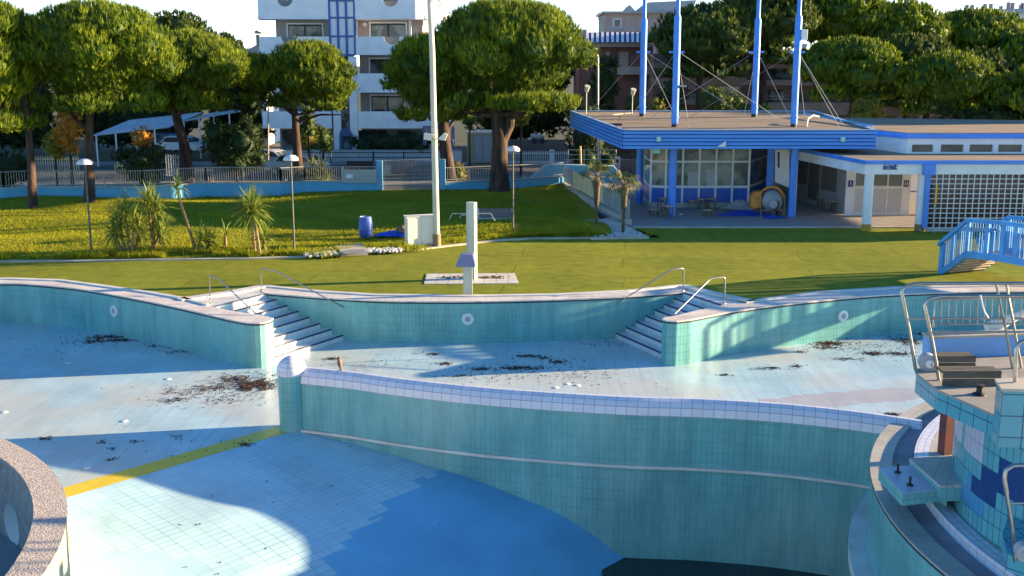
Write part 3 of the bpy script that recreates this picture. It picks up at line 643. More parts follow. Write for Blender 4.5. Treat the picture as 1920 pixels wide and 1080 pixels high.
# low tiled block jutting over the coping
zb = .62
bl = [G(1648, 877, zb), G(1706, 873, zb), G(1762, 917, zb), G(1693, 925, zb)]
t = thing('starting_block', 'low white topped block with two dark bolts jutting over the basin rim', 'block', (bl[0][0], bl[0][1], .3))
b = MB(); b.prism(bl, zb-.22, zb-.012, top=False); obj('tiled_sides', b, M['teald'], t)
b = MB(); b.prism(offset(bl, .015), zb-.012, zb); obj('top', b, mat('pale_block_tiles', (.5, .5, .60), .4, (.44, .44, .55), 2), t)
for px, py in ((1683, 886), (1706, 910)):
    x, y = G(px, py, zb); b = MB(); b.lathe([(.06, zb+.001), (.055, zb+.02), (.022, zb+.03), (.022, zb+.15), (.001, zb+.15)], x, y, 12); obj('bolt', b, M['black'], t, smooth=40)
z2 = .74
b2 = [G(1706, 859, z2), G(1797, 855, z2), G(1815, 908, z2), G(1764, 910, z2)]
t = thing('stone_bench', 'beige paved slab behind the bolted block, against the mosaic drum', 'block', (b2[0][0], b2[0][1], .3))
b = MB(); b.prism(b2, .46, z2-.04, top=False); b.prism(offset(b2, -.35), .236, .46); obj('tiled_sides', b, M['teald'], t)
b = MB(); b.prism(offset(b2, .02), z2-.04, z2); obj('top', b, M['basinpaveo'], t)
# rails on the tower: two tall leaning frames
def frame(label, pts_px, Yd, r, group=None):
    pass
def wp(px, py, Y): x, z = W(px, py, Y); return (x, Y, z)
def tower_rail(label, foot, topl, px_end, mids, Y, extra):
    t = thing('safety_rail', label, 'railing', wp(foot[0], foot[1], Y), None)
    a, c = wp(*foot, Y), wp(*topl, Y)
    b = MB(); b.tube([a, lerp(a, c, .5), (c[0], c[1], c[2]-.12), (c[0]+.07, c[1], c[2]-.02), (c[0]+.25, c[1], c[2]+.02), wp(px_end, topl[1]-3, Y-.1)], .03); obj('frame_tube', b, M['steel'], t, smooth=60)
    b = MB()
    for (x0, y0, x1, y1) in mids: b.tube([wp(x0, y0, Y), wp(x1, y1, Y)], .022)
    obj('cross_tubes', b, M['steel'], t, smooth=60)
    return t
tower_rail('leaning steel safety rail at the back of the tower platform', (1717, 695), (1691, 534), 1995, [(1703, 597, 1885, 597), (1868, 533, 1882, 600), (1882, 595, 1898, 690), (1887, 533, 1915, 690), (1902, 597, 1990, 600)], Yz(1717, 693)+.08, [])
tower_rail('leaning steel safety rail at the front of the tower platform', (1761, 716), (1734, 558), 1995, [(1747, 622, 1990, 623), (1889, 552, 1899, 600)], Yz(1761, 716)+.1, [])
t = thing('safety_rail', 'low barred steel railing on the far side of the tower platform', 'railing', wp(1750, 612, 19.6)); b = MB(); Y = 19.6
b.tube([wp(1750, 614, Y), wp(1754, 565, Y), wp(1760, 561, Y), wp(1990, 556, Y)], .025); b.tube([wp(1752, 607, Y), wp(1990, 607, Y)], .02); obj('frame_tube', b, M['steel'], t, smooth=60)
b = MB()
for k in range(17): b.tube([wp(1766+13.5*k, 561-.3*k, Y), wp(1764+13.5*k, 607, Y)], .011, 5)
obj('bars', b, M['steel'], t)
# float reel / lamp by the rail foot, benches
def reel(label, px, py, Y, r):
    x, z = W(px, py, Y); t = thing('round_lamp', label, 'lamp', (x, Y, z))
    def dsk(y0, y1, rr, mm, nm):
        b = MB(); b.tube([(x, y0, z), (x+.03, y1, z)], rr, 20); obj(nm, b, mm, t, smooth=40)
    dsk(Y-.12, Y+.05, r, M['greyplastic'], 'housing'); dsk(Y-.19, Y-.1, r*.45, M['white'], 'lens'); dsk(Y-.35, Y-.18, r*.14, M['galv'], 'spindle')
reel('round pale lamp at the foot of the leaning rails', 1736, 678, Yz(1736, 694)+.05, .15)
def bench(label, x0, y0, x1, y1, Y, dep):
    a = W(x0, y1, Y); t = thing('wooden_bench', label, 'bench', (a[0], Y, a[1]), 'slatted benches on the tower platform')
    b = MB(); h = (W(x0, y0, Y)[1] - a[1]); x2 = W(x1, y1, Y)[0]
    for k in range(4): b.box(a[0], Y-.05+k*dep/4, a[1]+h-.07+.0*k, x2, Y-.05+(k+1)*dep/4-.015, a[1]+h-.03)
    obj('seat', b, M['woodgrey'], t, bevel=.004)
    b = MB()
    for k in range(2): b.box(a[0], Y-.1-.02, a[1]+h*(.1+.45*k), x2, Y-.06-.02, a[1]+h*(.5+.45*k))
    obj('front_boards', b, M['woodgrey'], t, bevel=.004)
    return t
bench('nearer brown slatted bench beside the leaning rail on the tower', 1762, 690, 1870, 724, Yz(1800, 724)+.1, .3)
bench('farther brown slatted bench on the tower below the blue parapet', 1755, 663, 1823, 692, Yz(1800, 694)+.1, .3)
x, ybr = G(1836, 740, DZ); z = DZ; b = MB(); b.lathe([(.12, z-.01), (.1, z+.02), (.05, z+.04), (.05, z+.12), (.09, z+.16), (.001, z+.17)], x, ybr, 14); tag(obj('floor_bracket', b, M['black'], None, smooth=40), 'black turned bracket on the platform floor under the bench', 'bracket')
t = thing('safety_rail', 'short curved steel rail standing on the cream topped pier', 'railing', wp(1903, 715, Yz(1903, 717, 2.97))); b = MB(); Y = Yz(1903, 717, 2.97)
b.tube([wp(1903, 716, Y), wp(1905, 655, Y), wp(1911, 643, Y), wp(1925, 637, Y), wp(1990, 636, Y)], .03); obj('frame_tube', b, M['steel'], t, smooth=60)
t = thing('rope', 'pale rope tied to the top rail of the tower', 'rope', wp(1840, 553, 17.2)); b = MB()
b.tube([wp(1838, 553, 17.2), wp(1843, 575, 17.2), wp(1846, 585, 17.2), wp(1853, 596, 17.3)], .012, 6); obj('rope_strand', b, M['white'], t)
t = thing('slide_flume', 'pale curved slide end rising to the right behind the rails', 'slide', wp(1850, 618, 20)); b = MB()
b.tube([wp(1852, 619, 20), wp(1870, 611, 20), wp(1890, 600, 20), wp(1925, 585, 20), wp(1990, 560, 20)], [.14, .13, .09, .06, .06], 10); obj('trough', b, M['cream'], t, smooth=60)
t = thing('safety_rail', 'bent steel rail near the bottom right corner in front of the mosaic wall', 'railing', wp(1905, 1050, 14.3)); b = MB(); Y = 14.3
b.tube([wp(1904, 1052, Y), wp(1896, 975, Y), wp(1883, 900, Y), wp(1886, 882, Y), wp(1900, 873, Y), wp(1990, 868, Y)], .032); b.tube([wp(1892, 944, Y), wp(1990, 943, Y)], .02); obj('frame_tube', b, M['steel'], t, smooth=60)
reel('round pale lamp beside the bent rail in the bottom right corner', 1916, 1032, 14.1, .12)
# small platform in that corner carrying the rail
t = thing('lower_platform', 'small teal edged platform at the bottom right corner', 'platform', wp(1905, 1060, 14.4)); b = MB()
z0 = W(1904, 1050, 14.3)[1]
pp = [W(1893, 1046, 14.4), None]
b.prism([(W(1895, 1040, 14.4)[0], 14.5), (W(1990, 1040, 14.4)[0], 13.6), (W(1990, 1040, 14.4)[0], 16.0), (W(1900, 1040, 14.6)[0]+.1, 15.2)], z0-.25, z0); obj('slab', b, M['bigteal'], t)
# ------- round tower wall, bottom left
lc = (-15.3, 14.2); zo = .3
t = thing('round_wall', 'curved wall with a pink gravel top and a porthole at the bottom left corner', 'wall', (lc[0], lc[1], S))
ro, ri = 8.58, 8.08
b = MB(); b.lathe([(ro, S-2), (ro, zo-.02)], lc[0], lc[1], 120); obj('outer_face', b, mat('cream_render', (.62, .55, .36), .8, (.5, .45, .32), 1.2), t, smooth=20)
b = MB(); b.lathe([(ro, zo-.02), (ro+.01, zo), (ri-.01, zo+.012), (ri-.01, zo-.03), (ri, zo-.03)], lc[0], lc[1], 120); obj('gravel_top', b, M['aggregate'], t, smooth=20)
# inner face with a round porthole at the viewing direction
d = _ray(24, 984); A_ = d[0]**2 + d[1]**2; Bq = -2*(d[0]*lc[0] + d[1]*lc[1]); Cq = lc[0]**2 + lc[1]**2 - ri**2
tt = (-Bq + math.sqrt(Bq*Bq - 4*A_*Cq))/(2*A_); hx, hy, hz = d[0]*tt, d[1]*tt, CAM_H + d[2]*tt
ha = math.atan2(hy-lc[1], hx-lc[0]); hr = .40
def cyl_pt(u, z, r): return (lc[0] + r*math.cos(ha + u/ri), lc[1] + r*math.sin(ha + u/ri), z)
b = MB(); N = 32; BX = 1.0
ztop, zbot = zo-.03, hz-1.0
ring = [(hr*math.cos(2*math.pi*k/N), hr*math.sin(2*math.pi*k/N)) for k in range(N)]
def sq(k):
    an = 2*math.pi*k/N; c, s_ = math.cos(an), math.sin(an); m = max(abs(c), abs(s_)); 
    u = c/m*BX; z = s_/m; z = hz + (z*(ztop-hz) if z > 0 else z*(hz-zbot)); return (u, z)
for k in range(N):
    a1, a2 = ring[k], ring[(k+1) % N]; s1, s2 = sq(k), sq((k+1) % N)
    b.face([cyl_pt(a1[0], hz+a1[1], ri), cyl_pt(s1[0], s1[1], ri), cyl_pt(s2[0], s2[1], ri), cyl_pt(a2[0], hz+a2[1], ri)])
b.lathe([(ri, zbot), (ri, ztop)], lc[0], lc[1], 120, ha + BX/ri, ha + 2*math.pi - BX/ri)
b.lathe([(ri, S-2), (ri, zbot)], lc[0], lc[1], 120)
obj('inner_face', b, M['roughgrey'], t, smooth=20)
b = MB()
for k in range(N):
    a1, a2 = ring[k], ring[(k+1) % N]
    b.face([cyl_pt(a1[0], hz+a1[1], ri-.015), cyl_pt(a2[0], hz+a2[1], ri-.015), cyl_pt(a2[0]*.8, hz+a2[1]*.8, ro-.02), cyl_pt(a1[0]*.8, hz+a1[1]*.8, ro-.02)])
b.face([cyl_pt(a[0]*.8, hz+a[1]*.8, ro-.02) for a in ring])
obj('porthole', b, mat('sunlit_porthole_lining', (.88, .85, .80), .6), t)  # sunlight through the hole painted in as a paler lining
sheet([(lc[0]+ri*math.cos(2*math.pi*k/60), lc[1]+ri*math.sin(2*math.pi*k/60)) for k in range(60)], [], -1.3, 'tower_floor', mat('grey_tower_floor', (.22, .25, .27), .7))
# ------- bird
bx, by = None, None
d = _ray(633, 690)
wy = None
for p in wl:
    px_ = 960 + FOC*p[0]/(p[1]*_c - (.2-CAM_H)*_s)
    if wy is None or abs(px_-633) < wy[0]: wy = (abs(px_-633), p)
bx, by, bz = wy[1][0]+.06, wy[1][1]+.21, .20
t = thing('bird', 'small brown bird perched on the white cap near the domed post', 'bird', (bx, by, bz))
b = MB(); b.tube([(bx+.02, by, bz+.06), (bx+.01, by, bz+.1), (bx, by, bz+.17), (bx-.005, by, bz+.23), (bx-.005, by, bz+.26), (bx-.005, by, bz+.31), (bx-.005, by, bz+.345)], [.012, .045, .062, .05, .032, .036, .01], 10)
b.tube([(bx+.02, by, bz+.08), (bx+.05, by+.01, bz-.02), (bx+.06, by+.01, bz-.05)], [.03, .02, .012], 6); obj('body', b, M['birdc'], t, smooth=60)
b = MB(); b.tube([(bx-.035, by-.02, bz+.31), (bx-.075, by-.04, bz+.3)], [.009, .002], 5); b.tube([(bx-.015, by-.01, bz), (bx-.01, by, bz+.1)], .005, 4); b.tube([(bx+.015, by-.01, bz), (bx+.01, by, bz+.1)], .005, 4); obj('beak_and_legs', b, M['black'], t)
# ------------------------------------------------------------------ blue canopy pavilion
cv = [(5.37, 54.49), (17.56, 54.49), G(1512, 222, 4.3), G(1068, 210, 4.3)]
cv[2] = (17.2, 64.5); cv[3] = (3.35, 64.5)
SL = .05                                    # the roof rises slightly towards the back
def roof_pt(px, py):
    d = _ray(px, py); t_ = (4.34 - SL*54.49 - CAM_H)/(d[2] - SL*d[1]); return d[0]*t_, d[1]*t_, CAM_H + d[2]*t_
t = thing('canopy', 'big flat roofed blue canopy on round columns over the ticket kiosk', 'canopy', (11, 55.2, 0.03))
def boards(b, p, q, z0, z1, n=5, th=.05):
    d = Vector((q[0]-p[0], q[1]-p[1])).normalized(); nn = Vector((d.y, -d.x))*th; h = (z1-z0)/n
    for k in range(n):
        b.prism([(p[0], p[1]), (q[0], q[1]), (q[0]+nn.x, q[1]+nn.y), (p[0]+nn.x, p[1]+nn.y)], z0+h*k, z0+h*k+h-.045)
b = MB(); boards(b, cv[0], cv[1], 3.48, 4.36); boards(b, cv[3], cv[0], 3.48, 4.36); boards(b, cv[1], cv[2], 3.48, 4.36); obj('fascia_boards', b, M['fascia'], t)
b = MB(); boards(b, cv[0], cv[1], 3.48, 4.40, 1, .015); boards(b, cv[3], cv[0], 3.48, 4.40, 1, .015); boards(b, cv[1], cv[2], 3.48, 4.40, 1, .015); obj('gap_shade_strips', b, mat('gap_shade_blue', (.01, .04, .16), .7), t)  # dark strips added behind the boards, shade of the gaps in their colour
b = MB(); b.prism(cv, 3.5, 4.32); obj('roof_body', b, M['ceil'], t)
b = MB(); b.prism(offset(cv, -.15), 4.32, 4.34); obj('roof_surface', b, M['roofgravel'], t)
b = MB(); b.prism(offset(cv, .07), 4.36, 4.385, bottom=True)
b = MB()
for p, q in ((cv[0], cv[1]), (cv[1], cv[2]), (cv[2], cv[3]), (cv[3], cv[0])):
    d = Vector((q[0]-p[0], q[1]-p[1])).normalized(); nn = Vector((d.y, -d.x))*.06
    b.prism([(p[0]+nn.x, p[1]+nn.y), (q[0]+nn.x, q[1]+nn.y), (q[0]-nn.x*2, q[1]-nn.y*2), (p[0]-nn.x*2, p[1]-nn.y*2)], 4.365, 4.40)
obj('roof_trim', b, mat('pale_blue_flashing', (.30, .42, .62), .5), t)
for ch in kids(t):
    for v in ch.data.vertices: v.co.z += SL*(v.co.y + 55.2 - 54.49)
cols = [(7.94, 55.4), (13.95, 55.5), (6.95, 61.0), (14.3, 62)]
for x, y in cols:
    b = MB(); b.lathe([(.2, .03), (.2, 3.52+SL*(y-54.5))], x, y, 20); obj('column', b, M['blue'], t, smooth=40)
for px, py, zz in ((1235, 261, 0), (1580, 261, 0)):
    x, z = W(px, py, 54.4); b = MB(); b.box(x-.11, 54.33, z-.12, x+.11, 54.43, z+.12); o = obj('emergency_lamp', b, M['green'], t, bevel=.01)
    b = MB(); b.box(x-.03, 54.31, z-.1, x+.03, 54.335, z+.1); obj('lens', b, M['white'], o)
x, z = W(1353, 270, 54.4); b = MB(); b.vprism([(x-.22, z-.13), (x+.18, z-.13), (x+.18, z+.14)], 54.28, 54.43); obj('wedge_lamp', b, M['white'], t)
x, z = W(1231, 283, 55); b = MB(); b.box(x-.17, 54.9, z-.12, x+.17, 55.1, z+.12); obj('exit_lamp', b, M['green'], t, bevel=.02)
for px, py, zz in ((1268, 222, 4.5),):
    pass
# masts with stays
mast_p = [roof_pt(1265, 238), roof_pt(1488, 238), roof_pt(1204, 218), roof_pt(1414, 219)]; mast_xy = [p[:2] for p in mast_p]
mlab = ['blue steel mast at the front left of the canopy roof', 'blue steel mast at the front right of the canopy roof, carrying a white box', 'blue steel mast at the rear left of the canopy roof', 'blue steel mast at the rear right of the canopy roof']
for i, (x, y) in enumerate(mast_xy):
    t = thing('mast', mlab[i], 'mast', (x, y, mast_p[i][2]), 'blue masts on the canopy roof')
    zt = mast_p[i][2]; r = .175 if i < 2 else .175
    cz = W(1265, 95, y)[1]
    b = MB(); b.lathe([(r*.9, zt), (r*.9, zt+.15)], x, y, 12); obj('foot', b, M['black'], t)
    b = MB(); b.lathe([(r, zt+.15), (r, zt+.45), (r*1.25, zt+.45), (r*1.25, zt+.5), (r, zt+.5), (r*.98, cz+1.6), (r*.62, cz+1.75), (r*.6, cz+4.2), (r*.45, cz+4.3), (.04, cz+6.5)], x, y, 14); obj('pole', b, M['blue'], t, smooth=35)
    b = MB(); b.bc(x, y, cz-.12, .75, .05, .1); b.bc(x, y, cz-.12, .05, .75, .1); obj('stay_bracket', b, M['blue'], t)
    if i == 1:
        b = MB(); b.box(x+.12, y-.2, W(0, 75, y)[1], x+.42, y+.1, W(0, 55, y)[1]); obj('white_box', b, M['white'], t, bevel=.02)
        b = MB(); b.tube([(x+.2, y-.2, W(0, 86, y)[1]), (x+.42, y-.45, W(0, 88, y)[1])], [.1, .14], 12); obj('spotlight', b, M['galv'], t, smooth=40)
    if i == 0:
        b = MB(); b.box(x+.17, y-.2, W(0, 163, y)[1], x+.5, y, W(0, 160, y)[1]); obj('bracket_arm', b, M['galv'], t)
M['cable'] = mat('blue_grey_cable', (.16, .19, .27), .6)
def stay(lab, a, c, r=.012):
    b = MB(); b.tube([a, c], r, 5); o = obj('stay_cable', b, M['cable']); tag(o, lab, 'cable', 'thin stay cables between the masts and the roof')
CZ = [W(0, 95, p[1])[1] for p in mast_xy]
m0, m1, m2, m3 = [(p[0], p[1], CZ[i]) for i, p in enumerate(mast_xy)]
e = lambda px, py, z=0: tuple(a + (z-4.4 if z and k == 2 else 0) for k, a in enumerate(roof_pt(px, py)))
sl = 'thin grey steel cable staying the blue masts to the canopy roof'
for k, (a, c, wh) in enumerate([(m2, e(1105, 209), 'from the rear left mast down to the roof corner above the palms'), (m2, e(1390, 213), 'from the rear left mast rightward across to the roof edge'), (m2, e(1265, 217), 'from the rear left mast steeply down behind the front left mast'),
        (m0, e(1172, 236), 'from the front left mast down left to the fascia corner'), (m0, e(1462, 224), 'from the front left mast rightward almost to the front right mast'), (m0, e(1292, 238), 'from the front left mast steeply down beside its foot'),
        (m3, e(1215, 224), 'from the rear right mast down left to the rear left mast foot'), (m3, e(1395, 216), 'from the rear right mast steeply down just left of its foot'), (m3, e(1482, 224), 'from the rear right mast down right to the front right mast foot'),
        (m1, e(1285, 226), 'from the front right mast down left across the roof'), (m1, e(1582, 236), 'from the front right mast far down right to the roof corner'), (m1, e(1510, 232), 'from the front right mast steeply down beside its foot'), (m1, e(1572, 236), 'from the front right mast down right, just inside the outermost cable')]):
    stay('grey cable ' + wh, a, c)
b = MB(); b.tube([e(1506, 220, 4.6), e(1636, 240, 4.5)], .05, 6); tag(obj('roof_pipe', b, M['bridge'], None, smooth=40), 'light blue pipe running down the right edge of the canopy roof', 'pipe')
b = MB(); b.tube([e(1512, 238), e(1514, 234, 4.7), e(1524, 231, 4.8), e(1535, 230, 4.7)], .045, 6); tag(obj('vent_hose', b, M['polecream'], None, smooth=40), 'bent cream hose beside the foot of the front right mast', 'hose')
for px, hh, lab in ((1099, 46, 'small roof lamp pole at the rear left corner of the canopy roof'), (1185, 40, 'small spotlight on a short pole left of the rear left mast')):
    x, y, z4 = roof_pt(px, 214); t = thing('roof_lamp', lab, 'lamp', (x, y, z4)); zt = W(px, 214-hh, y)[1]
    b = MB(); b.tube([(x, y, z4), (x, y, zt)], .03, 6); obj('pole', b, M['galv'], t)
    b = MB(); b.tube([(x, y, zt-.1), (x+.05, y-.15, zt+.2)], [.1, .16], 10); obj('lamp_head', b, M['polecream'], t, smooth=40)
b = MB(); b.tube([e(1099, 217, 4.43), e(1150, 216, 4.43), e(1184, 213, 4.43)], .03, 5); tag(obj('cable_conduit', b, M['kerb']), 'pale conduit lying on the rear left of the canopy roof', 'conduit')
b = MB(); x, y, z4 = roof_pt(1160, 235); b.tube([(x, y, z4), (x, y, z4+.26), (x+.1, y, z4+.5)], .02, 5); b.bc(x-.1, y, z4, .5, .3, .1); tag(obj('roof_bracket', b, M['black']), 'small dark bracket near the front left corner of the canopy roof', 'bracket')
# ------- glazed ticket kiosk under the canopy
kp = [G(1206, 372, .03), G(1219, 388, .03), G(1247, 389, .03), G(1402, 389, .03), G(1438, 371, .03)]
Yk = kp[2][1]
t = thing('ticket_kiosk', 'glazed kiosk with blue lower panels and white frames under the canopy', 'kiosk', (kp[2][0], kp[2][1], .03))
fr, lo_, gl, sill = MB(), MB(), MB(), MB()
segs = [(kp[0], kp[1], 1), (kp[1], kp[2], 1), (kp[2], kp[3], 5), (kp[3], kp[4], 1)]
zm, zh, ztp = W(0, 350, Yk)[1], W(0, 303, Yk)[1], 3.5
for p, q, n in segs:
    d = Vector((q[0]-p[0], q[1]-p[1])); L_ = d.length; d.normalize(); nn = Vector((d.y, -d.x))
    def slab(b, u0, u1, z0, z1, o0, o1):
        P = [(p[0]+d.x*u+nn.x*o, p[1]+d.y*u+nn.y*o) for u, o in ((u0, o0), (u1, o0), (u1, o1), (u0, o1))]; b.prism(P, z0, z1)
    for k in range(n):
        u0, u1 = L_*k/n, L_*(k+1)/n
        slab(lo_, u0+.06, u1-.06, .32, zm-.08, -.02, .0); slab(gl, u0+.06, u1-.06, zm+.05, zh-.05, -.015, -.005); slab(gl, u0+.06, u1-.06, zh+.05, ztp-.15, -.015, -.005)
        slab(fr, u0-.05, u0+.05, .3, ztp, -.05, .05)
    slab(fr, L_-.05, L_+.05, .3, ztp, -.051, .051)
    slab(fr, .05, L_-.05, zm-.07, zm+.06, -.045, .045); slab(fr, .05, L_-.05, zh-.05, zh+.05, -.045, .045); slab(fr, .05, L_-.05, ztp-.14, ztp-.0, -.045, .045)
    slab(sill, 0, L_, .03, .3, -.04, .1)
obj('frame', fr, M['white'], t); obj('lower_panel', lo_, mat('deep_blue_panel', (.03, .13, .58), .35, (.025, .10, .48), 1), t); obj('pane', gl, mat('kiosk_pane', (.30, .33, .29), .10, (.07, .09, .09), .8, lo=.42, hi=.58), t); obj('sill', sill, M['greyplastic'], t)
b = MB(); b.prism([(kp[0][0]+.1, kp[0][1]), (kp[1][0]+.1, kp[1][1]+.2), (kp[3][0]-.1, kp[3][1]+.2), (kp[4][0]-.1, kp[4][1]), (kp[4][0]-.3, 66), (kp[0][0]+.2, 66)], .03, 3.49); obj('inner_core', b, mat('dim_interior', (.03, .035, .035), .8), t)
for a, c in (((1290, 322), (1312, 350)), ((1325, 318), (1346, 350))):
    x0, z1 = W(a[0], a[1], Yk+.01); x1, z0 = W(c[0], c[1], Yk+.01); b = MB(); b.box(x0, Yk+.0, z0+.06, x1, Yk+.03, z1); tag(obj('fridge', b, M['greyplastic'], t), 'pale fridge seen through the pane')
# hanging white board
x0, z1 = W(1452, 282, 58.0); x1, z0 = W(1478, 350, 58.0)
t = thing('hanging_panel', 'white skewed panel with a dark slot hanging beside the right front column', 'panel', (x0, 58, z0)); b = MB()
b.vprism([W(1453, 280, 58), W(1479, 280, 58), W(1479, 352, 58), W(1453, 341, 58)], 57.9, 58.0); obj('board', b, M['whitewall'], t)
b = MB(); b.vprism([W(1457, 285, 58), W(1461, 285, 58), W(1461, 315, 58), W(1457, 313, 58)], 57.88, 57.9); obj('slot', b, M['darkblue'], t)
b = MB(); b.box(x0-.35, 57.95, z0, x0, 58.0, 3.48); obj('side_strip', b, M['blue'], t)
# stools and crates
def stool(x, y, s=.42, h=.45, lab='', rot=0, name='wooden_stool'):
    t = thing(name, lab, 'stool', (x, y, .03), 'small wooden stools under the canopy')
    c, n = math.cos(rot), math.sin(rot); b = MB(); b.bc(x, y, .03+h-.05, s, s, .05, rot); obj('seat', b, M['woodlight'], t, bevel=.006)
    for i in (-1, 1):
        for j in (-1, 1):
            a, d = (s/2-.04)*i, (s/2-.04)*j; b = MB(); b.bc(x+a*c-d*n, y+a*n+d*c, .03, .05, .05, h-.05, rot); obj('leg', b, M['wood'], t)
    b = MB(); b.bc(x - n*(-(s/2-.04))*1, y + c*(-(s/2-.04)), .16, s-.1, .03, .05, rot); obj('stretcher', b, M['wood'], t)
    return t
slabs = ['low wooden stool lying farthest left beside the kiosk corner', 'tall wooden stool stacked behind the left stools', 'pale wooden stool touching the left front column', 'small wooden stool in the middle group, at the front', 'wooden stool in the middle group, leaning on the kiosk sill', 'wooden stool in the middle group nearest the tarpaulin', 'low grey stool between the column and the middle group']
for i, (px, py, s, h) in enumerate([(1226, 404, .48, .34), (1243, 393, .5, .62), (1252, 409, .42, .62), (1326, 405, .42, .34), (1316, 392, .42, .55), (1334, 392, .42, .58), (1300, 390, .5, .4)]):
    x, y = G(px, py, .03); stool(x, y, s, h, slabs[i], .25*i)
for i, (px, py) in enumerate([(1543, 388), (1556, 396)]):
    x, y = G(px, py, .03); stool(x, y, .5, .55, ['brown wooden bench end by the boarded wall, farther one', 'brown wooden stool by the boarded wall, nearer one'][i], .3)
x, y = G(1277, 402, .03); b = MB(); b.bc(x, y, .03, .2, .12, .03); tag(obj('white_tray', b, M['white']), 'tiny white tray on the paving right of the left front column', 'tray')
# concrete mixer
x, y = G(1440, 404, .03); t = thing('concrete_mixer', 'orange framed concrete mixer with a grey drum by the right front column', 'mixer', (x, y, .03))
b = MB(); b.tube([(x+.15, y+.3, .8), (x+.14, y+.1, .8), (x+.12, y-.28, .72), (x+.1, y-.6, .66)], [.3, .52, .52, .3], 18, caps=False)
b.tube([(x+.1, y-.58, .66), (x+.1, y-.5, .67)], [.2, .28], 18); obj('drum', b, M['greyplastic'], t, smooth=40)
b = MB(); b.lathe([(.2, 0), (.28, 0)], 0, 0, 4)
b = MB(); b.tube([(x+.1 + .62*math.cos(a), y-.1, .85+.62*math.sin(a)) for a in [math.pi*k/12 for k in range(13)]], .07, 8); obj('yoke', b, M['orange'], t, smooth=50)
b = MB(); b.vprism([(x-.95, .55), (x-.95, .95), (x-.75, 1.25), (x-.42, 1.3), (x-.42, .45), (x-.85, .4)], y-.3, y+.25); obj('motor_housing', b, M['orange'], t, bevel=.04)
b = MB(); b.tube([(x-.5, y-.45, .35), (x+.75, y-.45, .35)], .035, 6); b.tube([(x+.7, y-.45, .03), (x+.7, y-.4, 1.15)], .035, 6); b.tube([(x-.45, y-.4, .03), (x-.45, y-.4, .6)], .035, 6); b.tube([(x+.7, y+.3, .03), (x+.7, y+.3, .9), (x+.7, y-.4, .9)], .03, 6); obj('frame', b, M['stem'], t, smooth=40)
for dx in (-.3, .5):
    b = MB(); b.tube([(x+dx, y+.3, .18), (x+dx+.06, y+.3, .18)], .16, 14); obj('wheel', b, M['black'], t, smooth=40)
# tarpaulins
def tarp(lab, cx, cy, rx, ry, h, seed, z0=.03, m='tarp'):
    random.seed(seed); b = MB(); n, mm = 22, 8; pts = []
    for i in range(mm+1):
        row = []
        for k in range(n):
            a = 2*math.pi*k/n; rr = (i/mm)*(1 + .25*math.sin(3*a+seed)+.12*random.random()); z = z0 + .01 + h*(1-(i/mm)**1.5)*(.6+.5*random.random())
            row.append((cx+rx*rr*math.cos(a), cy+ry*rr*math.sin(a), z))
        pts.append(row)
    for i in range(mm):
        for k in range(n): b.face([pts[i+1][k], pts[i+1][(k+1) % n], pts[i][(k+1) % n], pts[i][k]])
    return tag(obj('tarpaulin', b, M[m]), lab, 'tarpaulin')
x, y = G(1395, 402, .03); tarp('crumpled blue tarpaulin spread under and left of the concrete mixer', x, y, 1.45, .9, .22, 3)
x, y = G(1390, 392, .03); tarp('grey green sheet crumpled behind the blue tarpaulin', x, y+.3, .9, .6, .45, 5, m='greyplastic')
x, y = G(1450, 409, .03); tarp('bright blue plastic sheet fold in front of the concrete mixer', x, y, .6, .3, .12, 8)
# ------------------------------------------------------------------ white changing-room building
Zr = 3.2
A = G(1622, 303, Zr); Bk = G(1478, 275, Zr)
t = thing('changing_building', 'long low white building with blue roof edges right of the canopy', 'building', (A[0], A[1], .03))
Yf = A[1]
lowroof = [A, (32, Yf), (32, 63), (17.5, 63), (16.4, 68), (Bk[0], Bk[1])]
b = MB(); b.prism(lowroof, Zr-.02, Zr+.02); obj('lower_roof', b, M['roofgravel'], t)
def edge_strip(p, q, z0, z1, th, m, nm):
    d = Vector((q[0]-p[0], q[1]-p[1])).normalized(); nn = Vector((d.y, -d.x))*th; b = MB()
    b.prism([(p[0], p[1]), (q[0], q[1]), (q[0]+nn.x, q[1]+nn.y), (p[0]+nn.x, p[1]+nn.y)], z0, z1); return obj(nm, b, m, t)
edge_strip(A, (32, Yf), Zr-.12, Zr+.06, .08, M['blue'], 'blue_edge'); edge_strip(Bk, A, Zr-.12, Zr+.06, .08, M['blue'], 'blue_edge')
zb_ = W(0, 327, Yf)[1]
b = MB(); b.prism([A, (32, Yf), (32, Yf+.25), (A[0]+.1, Yf+.25)], zb_, Zr-.12); d = Vector((Bk[0]-A[0], Bk[1]-A[1])).normalized(); b.prism([(A[0], A[1]+.01), (A[0]+.25, A[1]+.26), (Bk[0]+.25, Bk[1]), Bk], zb_, Zr-.12); obj('beam', b, M['whitewall'], t)
b = MB(); b.prism(offset(lowroof, -.3), zb_+.3, Zr-.02, top=False); obj('soffit', b, M['whitewall'], t)
for px, nm in ((1627, 0), (1727, 1)):
    x, y = G(px, 420, .03); y = Yf+.22; x = W(px, 380, y)[0]; b = MB(); b.lathe([(.21, .35), (.21, zb_)], x, y, 18); co = obj('column', b, M['whitewall'], t, smooth=40)
    b = MB(); b.lathe([(.215, .03), (.215, .35)], x, y, 18); obj('column_base', b, mat('ochre_stained_base', (.45, .28, .04), .8) if not nm else M['stem'], co, smooth=40)
# blue corner downpipe
x = W(1737, 360, Yf)[0]; b = MB(); b.box(x-.11, Yf-.12, .2, x+.11, Yf-.01, zb_); b.box(x-.26, Yf-.2, zb_-.02, x+.28, Yf-.02, Zr-.11); obj('downpipe', b, M['blue'], t)
